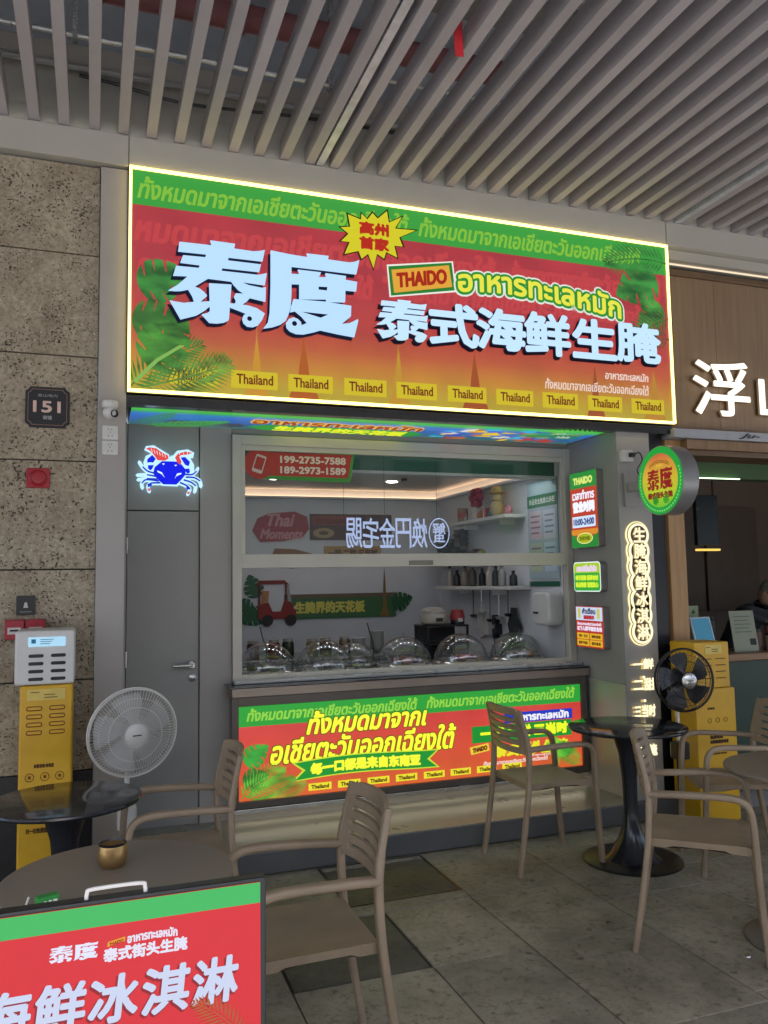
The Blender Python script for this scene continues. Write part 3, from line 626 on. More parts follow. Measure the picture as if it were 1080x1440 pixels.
# burst badge
B = [(1.282, 1.184), (1.366, 1.162), (1.37, 1.201), (1.408, 1.169), (1.442, 1.215), (1.475, 1.183), (1.537, 1.241), (1.549, 1.168), (1.637, 1.216), (1.588, 1.135), (1.728, 1.141), (1.616, 1.081), (1.639, 1.024), (1.582, 1.023), (1.6, 0.949), (1.527, 0.975), (1.513, 0.931), (1.467, 0.956), (1.442, 0.862), (1.409, 0.949), (1.366, 0.913), (1.347, 0.96), (1.257, 0.93), (1.291, 1.009), (1.236, 1.009), (1.284, 1.061), (1.234, 1.095), (1.296, 1.107)]
gb = [(1.45+(x-1.45)*1.07, 1.06+(y-1.06)*1.09) for x, y in B]
bd = MB().poly(gb, .0126).build('burst_badge', em('14240e', .8), ms)
MB().poly(B, .0136).build('burst_fill', em('cfc62a'), bd)
m = MB(); put(m, '高州', 1.352, 1.07, 1.548, 1.155, .0146, .006); m.build('lettering', em('b02a1c'), bd)
m = MB(); put(m, '首家', 1.352, .975, 1.548, 1.06, .0146, .006); m.build('lettering', em('b02a1c'), bd)
m = MB(); put(m, FOOD, 3.10, .285, 3.455, .345, .0026, .002, .15); m.build('lettering', em('f0d8cc', .9), ms)
m = MB(); put(m, THAI, 2.63, .19, 3.455, .262, .0026, .0015, .15); m.build('lettering', em('f0d8cc', .9), ms)

# ============================================================ COUNTER LIGHTBOX PRINT
lb = thing('counter_lightbox', 'green and red backlit advertisement on the counter front', 'lightbox', M=frame('F', (.858, 5.10, .277)))
LW, LH = 2.442, .57
MB().rect(0, 0, LW, LH, -.02, 0).build('print_face', em_grad('counter_print', [(0, 'd5602c'), (.15, 'd4502e'), (.4, 'd03c34'), (.57, 'cc3838')], 1, 1.0), lb)
MB().rect(0, .445, LW, LH, .001).build('green_band', em('2f9e3a'), lb)
m = MB(); put(m, THAI, .05, .475, 1.19, .555, .002, .003, .25); m.build('lettering', em('8fd048'), lb)
m = MB(); put(m, THAI, 1.25, .475, 2.40, .555, .002, .003, .25); m.build('lettering', em('8fd048'), lb)
m = MB(); put(m, 'ทั้งหมดมาจากเ', .42, .36, 1.26, .52, .003, .011, .3); m.build('lettering_outline', em('4a5a14', .8), lb)
m = MB(); put(m, 'อเชียตะวันออกเฉียงใต้', .19, .195, 1.47, .375, .003, .011, .3); m.build('lettering_outline', em('4a5a14', .8), lb)
m = MB(); put(m, 'ทั้งหมดมาจากเ', .426, .366, 1.254, .514, .005, .006, .3); m.build('lettering', em('eef03a', 1.1), lb)
m = MB(); put(m, 'อเชียตะวันออกเฉียงใต้', .196, .201, 1.464, .369, .005, .006, .3); m.build('lettering', em('eef03a', 1.1), lb)
wv = lambda x, y: (x, y+.016*math.sin((x-.3)*4.2)+.02*(x-.8))
def ribbon(mb, x0, x1, y0, y1, z, n=16):
    t = [(x0+(x1-x0)*i/n, y1) for i in range(n+1)]; b_ = [(x1-(x1-x0)*i/n, y0) for i in range(n+1)]
    pts = t+[(x1-.07, (y0+y1)/2)]+b_+[(x0+.07, (y0+y1)/2)]
    mb.poly([wv(*p) for p in pts], z)
rb = MB(); ribbon(rb, .33, 1.335, .093, .212, .007); rbn = rb.build('ribbon', em('c8e03a'), lb)
rb = MB(); ribbon(rb, .35, 1.315, .10, .205, .008); rb.build('ribbon_fill', em('239236'), rbn)
m = MB(); put(m, '每一口都是来自东南亚', .45, .112, 1.20, .19, .009, .006, 0, wv); m.build('lettering', em('ecf03a', 1.1), rbn)
for x in (.514, .707, .905, 1.10, 1.297, 1.49, 1.685, 1.878):
    t = MB().rect(x-.075, .022, x+.075, .066, .003).build('name_tag', em('e8dc34'), lb)
    m = MB(); put(m, 'Thailand', x-.058, .031, x+.058, .057, .004, .0016); m.build('lettering', em('5a3a14'), t)
b1 = MB().rect(1.83, .335, 2.37, .405, .003).build('caption_bar', em('2438b8'), lb)
m = MB(); put(m, FOOD, 1.90, .342, 2.34, .40, .004, .004); m.build('lettering', em('f0f0f4'), b1)
b1 = MB().poly([(1.58, .22), (2.36, .22), (2.36, .33), (1.58, .33)], .003).build('caption_bar', em('1f8f34'), lb)
m = MB(); put(m, '一鲜·二甜·三当时', 1.64, .235, 2.33, .32, .004, .007); m.build('lettering', em('e4f02c', 1.1), b1)
b1 = MB().poly([(1.56, .195), (1.70, .215), (1.71, .165), (1.57, .145)], .004).build('brand_plate', em('e8c840'), lb)
m = MB(); put(m, 'THAIDO', 1.58, .163, 1.692, .196, .005, .003, 0, lambda x, y: (x, y+.14*(x-1.635))); m.build('lettering', em('6a2a14'), b1)
m = MB(); put(m, '泰式街头生腌', 1.735, .11, 2.33, .205, .004, .007); m.build('lettering', em('e8e030'), lb)
m = MB(); put(m, THAI, 1.66, .065, 2.16, .095, .004, .0012, .1); m.build('lettering', em('f0d8d0'), lb)
m = MB(); put(m, FOOD, 2.0, .098, 2.2, .112, .004, .001); m.build('lettering', em('f0d8d0'), lb)
for i, (fn, x, y, L, a, b, c) in enumerate([('m', .06, .24, .15, .6, 0, '2f9a34'), ('m', .05, .12, .14, .2, 0, '2a8a30'), ('f', .02, .02, .30, .85, -.7, '6cc83c'), ('f', .05, .02, .30, .2, .2, '4fae34'), ('f', .2, .01, .22, .15, .3, '8cb03c'),
                                            ('m', 2.32, .10, .12, 2.4, 0, '2f9a34'), ('f', 2.42, .02, .3, 2.5, .3, '5abf3c'), ('f', 2.40, .12, .2, 2.9, .3, '3fa034'), ('f', 2.2, .01, .2, 1.2, .6, '6cc83c')]):
    m = MB()
    if fn == 'm': monstera(m, x, y, L, a, .010+.0012*i)
    else: frond(m, x, y, L, a, b, 16, .36, .022, .010+.0012*i)
    m.v = [(min(max(p[0], .002), LW-.002), min(max(p[1], .002), LH-.002), p[2]) for p in m.v]
    m.build('leaf', em_leaf(c, 1.0), lb)
# ============================================================ WALL DEVICES, LEFT
pq = thing('number_plaque', 'black plaque reading 151 on the stone wall', 'plaque', M=frame('F', (-.2355, 4.655, 2.5625)))
def plaq(h): n = h*.22; return [(-h+n, -h), (h-n, -h), (h-n*.6, -h+n*.6), (h, -h+n), (h, h-n), (h-n*.6, h-n*.6), (h-n, h), (-h+n, h), (-h+n*.6, h-n*.6), (-h, h-n), (-h, -h+n), (-h+n*.6, -h+n*.6)]
MB().poly(plaq(.11), -.012, .004).build('plate', pm('plaque_black', (.012, .012, .014), .45, 0, .1, 5), pq, bevel=.002)
MB().poly(plaq(.098), .0042, .0052).build('rim_line', pm('bronze', (.22, .13, .10), .35, .6), pq)
MB().poly(plaq(.094), .0054, .0058).build('plate_field', MATS['plaque_black'], pq)
m = MB(); put(m, '151', -.072, -.03, .066, .034, .0066, .0028); m.build('numerals', pm('rose_gold', (.70, .48, .38), .3, .5), pq)
m = MB(); put(m, '金山电力', -.05, .055, .05, .072, .0066, .0005); m.build('lettering', flat('8a8a8c'), pq)
m = MB(); put(m, '商铺', -.022, -.068, .022, -.045, .0066, .0008); m.build('lettering', flat('9a9a9c'), pq)
al = thing('alarm_sounder', 'square red alarm sounder below the number plaque', 'alarm', M=frame('F', (-.275, 4.655, 2.178)))
MB().rrect(-.058, -.052, .058, .052, .012, -.01, .02).build('base', RED, al, bevel=.004)
MB().lathe([(0, .032), (.028, .031), (.042, .026), (.046, .02)], 28).build('dome', RED, al, 40)
MB().lathe([(.030, .0312), (.034, .034), (.038, .0285)], 28).build('ring', RED, al, 40)
bs = thing('bell_sign', 'small black bell sign above the red call boxes', 'sign', M=frame('F', (-.323, 4.655, 1.508)))
MB().rrect(-.045, -.051, .045, .051, .004, -.01, .005).build('plate', pm('sign_black', (.012, .012, .013), .35), bs)
m = MB().poly([(-.012, -.012), (.012, -.012), (.008, 0), (.007, .012), (0, .018), (-.007, .012), (-.008, 0)], .006); m.build('bell_mark', flat('b8b8b8'), bs)
m = MB().rect(-.028, -.036, .028, -.030, .006); m.build('caption', flat('707070'), bs)
for i, (x, lab) in enumerate([(-.372, 'left red fire call box on the stone wall'), (-.272, 'right red fire call box on the stone wall')]):
    c = thing('call_box', lab, 'call box', M=frame('F', (x, 4.655, 1.385)), group='red call boxes')
    MB().rrect(-.046, -.05, .046, .05, .006, -.01, .045).build('box_body', RED, c, bevel=.003)
    lbp = MB().rect(-.032, -.022, .032, .012, .0462).build('label_plate', flat('c8c2c0'), c)
    m = MB(); put(m, '■■■', -.02, -.008, .02, 0, .047, 0); m.build('lettering', flat('2a2020'), lbp)
    m = MB(); put(m, '紧急报警', -.02, -.008, .02, .002, .047, .0008); m.build('lettering', flat('2a2020'), lbp)
cm = thing('security_camera', 'white dome security camera high on the grey pilaster', 'camera', (.080, 4.625, 2.545))
MB().lathe([(0, .052), (.040, .052), (.043, .046), (.043, .025), (.040, .018), (.036, .014), (0, .014)], 28).xf(Matrix.Translation((0, -.05, 0))).build('mount', WHITEP, cm, 40)
MB().sphere((0, -.055, -.012), (.038, .038, .036), 20, 14).build('ball', WHITEP, cm, 60)
MB().lathe([(0, 0), (.018, 0), (.022, .004), (.020, .012)], 20).xf(Matrix.Translation((.020, -.082, -.02)) @ Matrix.Rotation(R(100), 4, 'X') @ Matrix.Rotation(R(35), 4, 'Y')).build('lens', BLACKG, cm, 40)
for z, lab in ((2.434, 'upper white wall socket on the grey pilaster'), (2.351, 'lower white wall socket on the grey pilaster')):
    s_ = thing('wall_socket', lab, 'socket', M=frame('F', (.084, 4.628, z)), group='stacked wall sockets')
    MB().rrect(-.041, -.039, .041, .039, .005, -.005, .008).build('plate', WHITEP, s_, bevel=.002)
    m = MB()
    for x, y, w, h_ in ((-.010, -.018, .003, .010), (.010, -.018, .003, .010), (0, .002, .003, .009), (-.008, .018, .003, .008), (.008, .018, .003, .008)): m.rect(x-w/2, y-h_/2, x+w/2, y+h_/2, .0088)
    m.build('slots', flat('303030'), s_, kind='stuff')
o_ = thing('pillar_outlet', 'white outlet box with black plug high on the right pillar', 'socket', M=frame('F', (3.445, 4.658, 2.43)))
MB().rrect(-.045, -.04, .045, .04, .005, -.005, .03).build('plate', WHITEP, o_, bevel=.003)
MB().box(.005, .04, -.01, .02, .03, .06).build('plug', BLACKM, o_, bevel=.004)
MB().tube(smoothpath([(.03, 0, .05), (.07, .02, .06), (.10, -.03, .05), (.07, -.10, .03), (.11, -.16, .03), (.08, -.22, .02), (.12, -.28, .02)], 6), .005, 6).build('cord', BLACKM, o_, 30)

# ============================================================ CRAB SIGN
cs = thing('crab_sign', 'illuminated blue crab sign with red claws above the grey door', 'sign', M=frame('F', (.456, 5.262, 2.318)))
def cz(p): return ((p[0]-515)/1080*.478, -(p[1]-455)/933*.413)
def cpoly(mb, pts, z0, z1=None): mb.poly([cz(p) for p in pts], z0, z1)
def limb(mb, pts, w, z0, z1):
    """flat tapered limb as a band along a pixel path"""
    q = [Vector(cz(p)+(0,)) for p in smoothpath([(a, b, 0) for a, b in pts], 5)]; L_ = []; R_ = []
    for i, p in enumerate(q):
        t = (q[min(i+1, len(q)-1)]-q[max(i-1, 0)]).normalized(); n_ = Vector((-t.y, t.x, 0)); k = w*(1-.25*i/len(q))
        L_.append((p.x+n_.x*k, p.y+n_.y*k)); R_.append((p.x-n_.x*k, p.y-n_.y*k))
    e = q[-1]; t = (q[-1]-q[-2]).normalized(); mb.poly(L_+[(e.x+t.x*w*.7, e.y+t.y*w*.7)]+R_[::-1], z0, z1)
halo = MB(); zz = [0]
def hl(pts, w): halo; limb(halo, pts, w, -.0, .022+.0004*zz[0]); zz[0] += 1
legs = [[(330, 500), (210, 470), (140, 410), (90, 335)], [(320, 540), (200, 520), (65, 525)], [(340, 580), (200, 575), (75, 590)], [(360, 605), (190, 590), (130, 640), (140, 710)], [(380, 630), (250, 640), (215, 690), (235, 760)],
        [(720, 500), (820, 500), (880, 450), (905, 400)], [(730, 540), (850, 545), (930, 590), (950, 670)], [(700, 580), (800, 610), (870, 660), (860, 750)], [(650, 620), (740, 660), (790, 710), (760, 790)]]
for L_ in legs: hl(L_, .0125)
bodyp = [(400, 320), (640, 320), (720, 420), (730, 500), (660, 590), (600, 650), (420, 650), (340, 580), (280, 500), (300, 410)]
cpoly(halo, [(360, 300), (470, 290), (540, 225), (580, 300), (660, 300), (750, 410), (760, 510), (690, 610), (620, 670), (400, 665), (320, 600), (250, 500), (280, 390)], 0, .0215)
cpoly(halo, [(150, 340), (180, 250), (260, 210), (160, 160), (180, 110), (290, 95), (400, 160), (500, 220), (510, 300), (380, 335), (330, 360), (290, 470), (230, 490), (170, 440)], 0, .0218)
cpoly(halo, [(555, 230), (610, 160), (760, 135), (850, 180), (835, 255), (790, 250), (850, 360), (850, 470), (790, 530), (740, 510), (680, 370), (600, 340), (560, 290)], 0, .0220)
halo.build('halo_panel', em('bfeaff', 1.1), cs)
body = MB(); cpoly(body, bodyp, .024, .030); bo = body.build('body', em('0a18e6', 1.0), cs)
for i, L_ in enumerate(legs):
    m = MB(); n_ = len(L_); limb(m, L_[:-1] if n_ > 3 else [L_[0], L_[1]], .0052, .026, .031+.0003*i); m.build('leg', em('1030c8', .9), cs)
for nm, pts, c in [('claw', [(180, 150), (230, 128), (320, 140), (390, 190), (480, 235), (490, 280), (440, 312), (340, 308), (290, 235), (240, 180)], 'e04a48'), ('claw', [(580, 260), (620, 205), (720, 170), (820, 185), (760, 212), (660, 225), (640, 250), (670, 320), (655, 370), (610, 330)], 'e04a48'),
                   ('upper_arm', [(200, 300), (265, 235), (315, 290), (280, 345), (235, 340), (200, 350)], '1020e0'), ('upper_arm', [(660, 260), (720, 250), (790, 320), (770, 380), (720, 360)], '1020e0'),
                   ('fore_arm', [(210, 385), (290, 380), (265, 440), (240, 455), (210, 430)], '1020e0'), ('fore_arm', [(715, 420), (780, 415), (790, 470), (760, 490), (730, 465)], '1020e0'),
                   ('foot', [(200, 650), (255, 640), (265, 670), (225, 690)], '1020e0'), ('foot', [(735, 680), (780, 675), (785, 710), (750, 720)], '1020e0'),
                   ('foot_tip', [(200, 715), (245, 715), (240, 752), (215, 745)], 'e05060'), ('foot_tip', [(752, 752), (795, 748), (780, 780), (755, 782)], 'e05060')]:
    m = MB(); cpoly(m, pts, .024, .0312); m.build(nm, em(c, 1.0), cs)
m = MB()
for i in range(6): limb(m, [(250+38*i, 145+15*i), (268+36*i, 200+14*i)], .0022, .0315, .0322)
for i in range(3): limb(m, [(640+55*i, 190-6*i), (645+55*i, 222-6*i)], .0022, .0315, .0322)
m.build('claw_stripes', em('ffe0dc', 1.0), cs, kind='stuff')
for pts in ([(335, 455), (400, 480), (440, 560), (400, 510), (340, 480)], [(672, 480), (610, 490), (572, 575), (600, 530), (665, 500)], [(400, 352), (438, 352), (420, 378)], [(570, 368), (608, 368), (590, 390)]):
    m = MB(); cpoly(m, pts, .0305); m.build('eye', em('d8f0ff', 1.1), bo)

# ============================================================ SIDE-WALL LIGHTBOXES
def side_box(name, label, yn, z0, z1, w=.335, r=.012):
    t = thing(name, label, 'lightbox', M=frame('S', (3.378, yn, z0)))   # yn = far end; local x runs towards the street
    h_ = z1-z0
    MB().rrect(0, 0, w, h_, r, 0, .055).build('case', pm('case_grey', (.22, .22, .21), .4, .5), t, bevel=.002)
    return t, h_
t, h_ = side_box('hours_lightbox', 'tall lightbox with opening hours 10:00-24:00 on the side wall', 5.165, 1.82, 2.365)
MB().rect(.0, .0, .335, h_, .056).build('print_face', em('b8402c'), t)
MB().rect(.0, .43, .335, h_, .057).build('green_band', em('2c8a3c'), t)
m = MB(); put(m, 'THAIDO', .045, .455, .29, .51, .058, .005); m.build('lettering', em('d8e87a'), t)
m = MB(); put(m, 'เวลาทำการ', .03, .345, .305, .415, .058, .003); m.build('lettering', em('e8ecfa', 1.1), t)
m = MB(); put(m, '营业时间', .03, .25, .305, .335, .058, .007); m.build('lettering', em('e8ecfa', 1.1), t)
MB().rect(.02, .145, .31, .225, .058).build('hours_plate', em('c8dcf6', 1.1), t)
m = MB(); put(m, '10:00-24:00', .035, .16, .295, .21, .059, .003); m.build('lettering', em('2a3c7a'), t)
MB().poly([(0, .09), (.335, .09), (.335, .13), (0, .13)], .0566).build('orange_band', em('d88a30'), t)
MB().poly([(0, 0), (.335, 0), (.335, .10), (.17, .045), (0, .10)], .0572).build('green_foot', em('2a8438'), t)
MB().disc(.17, .065, .10, .058, None, 28, .04).build('oval_rim', em('e8ee9a'), t)
MB().disc(.17, .065, .092, .0588, None, 28, .034).build('oval', em('a8b424'), t)
m = MB(); put(m, '欢迎光临', .105, .05, .235, .08, .0595, .0015); m.build('lettering', em('5a6a18'), t)
t, h_ = side_box('notice_lightbox', 'small yellow and green notice lightbox on the side wall', 5.157, 1.503, 1.716, .335, .03)
MB().rrect(.0, .0, .335, h_, .03, .056).build('rim', em('dff0ea', 1.0), t)
MB().rrect(.008, .008, .327, h_-.008, .026, .057).build('print_face', em('a8c62c'), t)
MB().rrect(.008, .008, .327, .135, .02, .058).build('green_field', em('36a83c'), t)
m = MB(); put(m, 'รสชาติต้นตำรับ', .04, .142, .295, .195, .059, .004); m.build('lettering', em('e4cfe8'), t)
m = MB(); put(m, '每天采购 新鲜食材', .025, .08, .31, .12, .059, .003); m.build('lettering', em('d6ee3a'), t)
m = MB(); put(m, '现点现做 请您放心', .025, .03, .31, .07, .059, .003); m.build('lettering', em('d6ee3a'), t)
t, h_ = side_box('warning_lightbox', 'lowest side wall lightbox with white, red and yellow rows', 5.150, 1.11, 1.40, .335, .012)
MB().rrect(.0, .0, .335, h_, .012, .056).build('print_face', em('b03428'), t)
MB().rect(.006, .19, .329, .284, .057).build('white_field', em('c6d4ee', 1.0), t)
for a in ((.03, .0), (.265, .0)): MB().rect(a[0], .205, a[0]+.035, .275, .058).build('stripe_mark', em('c8c060'), t)
m = MB(); put(m, 'คำเตือน', .085, .235, .25, .278, .058, .003); m.build('lettering', em('3a3a5a'), t)
m = MB(); put(m, '温馨提示', .10, .197, .235, .228, .058, .003); m.build('lettering', em('b02a30'), t)
m = MB(); put(m, THAI, .02, .155, .315, .18, .058, .001); m.build('lettering', em('eadcf0'), t)
m = MB(); put(m, '以下人群不建议食用', .015, .115, .32, .15, .058, .003); m.build('lettering', em('eadcf0'), t)
for x, y, s_ in ((.012, .058, '孕 妇'), (.172, .058, '海鲜过敏者'), (.012, .01, '肠胃不适者'), (.172, .01, '痛风患者')):
    c = MB().rect(x, y, x+.151, y+.043, .058).build('row_cell', em('dcb02c'), t)
    m = MB(); put(m, s_, x+.02, y+.010, x+.131, y+.033, .059, .0012); m.build('lettering', em('5a2a14'), c)

# ============================================================ PILLAR NEON AND DISC SIGN
vsg = thing('vertical_sign', 'vertical glowing cream character sign on the right pillar', 'sign', M=frame('F', (3.508, 4.655, 1.56)))
cc = '生腌海鲜冰淇淋'; n_ = len(cc); hh = .82; stp = (hh-.165)/(n_-1)
def capsule(r, k):
    pts = []
    cys = [hh/2-.0825-stp*i for i in range(n_)]
    for i, cy in enumerate(cys):
        a0, a1 = (R(150), R(20)) if False else (None, None)
        for j in range(-6, 7):
            a = j*R(9); 
            if i == 0: a = R(90)-(j+6)*R(12)
            if i == n_-1: a = R(35)-(j+6)*R(10.4)
            pts.append((r*math.cos(a), cy+r*math.sin(a)))
    return pts+[(-x, y) for x, y in pts[::-1]]
def slope(pts): return [(x-.04*y*0+.0*x, y) for x, y in pts]
MB().poly(capsule(.094, 0), 0, .010).build('backing', em('fff0b4', 1.15), vsg)
MB().poly(capsule(.086, 0), .008, .0125).build('outer_gap', em('5a4a28', .5), vsg)
MB().poly(capsule(.081, 0), .012, .020).build('tube_ring', em('fff2cc', 1.15), vsg)
MB().poly(capsule(.064, 0), .019, .0225).build('inner_panel', pm('panel_bronze', (.10, .08, .05), .4, .3), vsg)
for i, ch in enumerate(cc):
    cy = hh/2-.0825-stp*i
    m = MB(); put(m, ch, -.05, cy-.052, .05, cy+.052, .032, .0028); m.build('character', em('fff2c8', 1.15), vsg)
    m = MB(); put(m, ch, -.056, cy-.055, .044, cy+.049, .026, .0028); m.build('character_glow', em('c8aa68', .8), vsg)
t = thing('slogan_sign', 'three lines of glowing slogan characters low on the pillar', 'sign', M=frame('F', (3.50, 4.655, .82)))
for i, (s_, y, h_) in enumerate((('一鲜', .16, .075), ('·', .10, .02), ('二甜', .02, .085), ('·', -.055, .02), ('三当时', -.155, .085), ('·', -.33, .02), ('生腌', -.41, .08))):
    m = MB(); w = .085 if len(s_) > 1 else .012
    put(m, s_, -w, y, w, y+h_, .022, .0035 if len(s_) > 1 else .002); m.build('character', em('fff2c8', 1.25), t)
    m = MB(); put(m, s_, -w-.012, y-.003, w-.012, y+h_-.003, .008, .004 if len(s_) > 1 else .002); m.build('character_glow', em('d8bc78', .85), t)
dsn = thing('blade_sign', 'round green rimmed blade sign with grey drum on the pillar', 'sign', M=frame('S', (3.40, 4.25, 2.212)))
MB().lathe([(0, -.12), (.218, -.12), (.222, -.115), (.222, -.004), (.218, 0), (0, 0)], 56).build('drum', pm('drum_grey', (.24, .24, .245), .35, .4, .05, 5), dsn, 30)
MB().disc(0, 0, .217, .0015, None, 56).build('green_rim', em('259a3c'), dsn)
MB().disc(0, 0, .172, .003, None, 56).build('disc_face', em_grad('disc_print', [(-.17, '64b428'), (-.08, 'a8c022'), (.02, 'd0b428'), (.12, 'd08a34'), (.17, 'c8583a')], 1, 1.0), dsn)
m = MB(); brandword(m, 'tai', -.125, -.06, -.005, .075, .0042); m.build('title_character', em('8a1e20'), dsn)
m = MB(); brandword(m, 'du', .0, -.06, .125, .075, .0042); m.build('title_character', em('8a1e20'), dsn)
m = MB(); put(m, '泰式街头生腌', -.12, -.115, .12, -.072, .0042, .003); m.build('lettering', em('7a2a1c'), dsn)
m = MB(); put(m, FOOD, -.095, .095, .095, .125, .0042, .001, 0, lambda x, y: (x, y-3*x*x+.015)); m.build('lettering', em('8a5a20'), dsn)
MB().rect(-.03, .088, .03, .104, .0042).build('mini_plate', em('d8b040'), dsn)
for a, c in ((-.05, '2a8a2c'), (.05, '3a9a30')):
    m = MB(); monstera(m, a, -.14, .06, 1.2, .005); m.build('leaf', em(c), dsn)
m = MB(); 
for i in range(34):
    a = R(-200+220*i/33)
    m.disc(.195*math.cos(a), .195*math.sin(a), .0075, .003, None, 6)
m.build('rim_marks', em('7ad070'), dsn, kind='stuff')
MB().box(-.405, -.20, -.03, .03, -.075, -.045).build('bracket', GREY2, dsn)
MB().box(-.405, -.39, -.13, .10, -.11, -.02).build('bracket_plate', GREY2, dsn)

# ============================================================ POWER BANK CABINETS
def cab_left():
    t = thing('powerbank_cabinet', 'yellow power bank cabinet with white top beside the stone wall', 'cabinet', (-.20, 4.30, 0))
    MB().box(-.118, .12, 0, .30, 0, 1.13).build('body', YELLOW, t, bevel=.01)
    w = MB().box(-.143, .125, -.005, .31, 1.133, 1.392).build('top_unit', WHITEP, t, bevel=.012)
    MB().box(-.085, .085, -.008, 0, 1.315, 1.362).build('screen', em('a8d4ee', 1.0), w, bevel=.004)
    m = MB().box(-.07, -.05, -.0095, -.0085, 1.332, 1.352); m.build('screen_mark', em('1c5a80'), w)
    m = MB()
    for i in range(3): m.box(-.03, .03-.008*i, -.0095, -.0085, 1.348-.010*i, 1.3515-.010*i)
    m.build('screen_text', em('3a6a86'), w, kind='stuff')
    for x in (-.048, .052):
        for k in range(4):
            s_ = MB().xf(Matrix.Identity(4)); s_.poly(rr2(x-.034, 1.272-.037*k-.008, x+.034, 1.272-.037*k+.008, .008), .006, .0075)
            s_.xf(Matrix(((1, 0, 0, 0), (0, 0, -1, 0), (0, 1, 0, 0), (0, 0, 0, 1)))); s_.build('slot', BLACKM, w)
    MB().box(-.085, .085, -.003, .001, 1.06, 1.112).build('label', pm('label_yellow', (.68, .52, .12), .4), t)
    m = MB()
    for i in range(3): m.box(-.07+.06*(i > 0), -.03+.06*(i > 0)+.01*i, -.0045, -.0035, 1.097-.013*i, 1.101-.013*i)
    m.build('label_text', flat('6a4a14'), t, kind='stuff')
    for x in (-.052, .05):
        for k in range(4):
            q = MB().tube([(x+a, -.002, 1.022-.038*k+b) for a, b in rr2(-.034, -.009, .034, .009, .0088)], .0022, 5, closed=True, up=(0, 1, 0)); q.build('slot_ring', flat('7a3a10'), t)
    m = MB(); put(m, '共享充电·充电宝', -.05, .742, .04, .762, .0022, .001); m.xf(Matrix(((1, 0, 0, 0), (0, 0, -1, 0), (0, 1, 0, 0), (0, 0, 0, 1)))); m.build('lettering', flat('5a3208'), t)
    for x in (-.068, 0, .066):
        MB().tube([(x+.019*math.cos(R(a)), -.002, .70+.019*math.sin(R(a))) for a in range(0, 360, 20)], .0016, 5, closed=True, up=(0, 1, 0)).build('icon', flat('6a3a0a'), t)
        MB().box(x-.006, x+.006, -.002, .0, .693, .707).build('icon_mark', flat('6a3a0a'), t)
    m = MB(); put(m, '扫一扫免费租借充电宝', -.08, .44, .08, .465, .0022, .001); m.xf(Matrix(((1, 0, 0, 0), (0, 0, -1, 0), (0, 1, 0, 0), (0, 0, 0, 1)))); m.build('lettering', flat('4a2c08'), t)
cab_left()
FX = Matrix(((1, 0, 0, 0), (0, 0, -1, 0), (0, 1, 0, 0), (0, 0, 0, 1)))
t = thing('powerbank_cabinet', 'yellow power bank cabinet behind the black fan at the right', 'cabinet', (3.87, 4.40, 0))
MB().box(-.150, .175, 0, .25, 0, .86).build('body', YELLOW, t, bevel=.008)
tu = MB().box(-.140, .145, .004, .245, .862, 1.162).build('top_unit', YELLOW, t, bevel=.008)
MB().box(-.055, .085, .001, .006, 1.085, 1.145).build('label', pm('label_yellow', (.68, .52, .12)), tu)
m = MB()
for i in range(3): m.box(-.045+.045*(i > 0), -.01+.06*(i > 0), .0, .0008, 1.127-.014*i, 1.132-.014*i)
m.build('label_text', flat('6a4a14'), tu, kind='stuff')
for x in (-.045, .07):
    for k in range(4): MB().box(x-.04, x+.04, .0, .006, 1.05-.042*k, 1.056-.042*k).build('slot', flat('7a4a08'), tu)
for s_, x0, y0, x1, y1, b in (('充电宝', -.06, .725, .0, .74, .001), ('免费试用', -.05, .535, .055, .56, .002), ('扫码租借充电宝', -.05, .505, .10, .53, .002), ('随借随还', -.05, .46, .03, .472, .0008), ('全国通用充电宝', -.05, .435, .08, .447, .0008)):
    m = MB(); put(m, s_, x0, y0, x1, y1, .0022, b); m.xf(FX); m.build('lettering', flat('3a2206'), t)
for x in (-.045, .02, .085): MB().tube([(x+.015*math.cos(R(a)), -.002, .655+.015*math.sin(R(a))) for a in range(0, 360, 24)], .0016, 5, closed=True, up=(0, 1, 0)).build('icon', flat('5a3a08'), t)

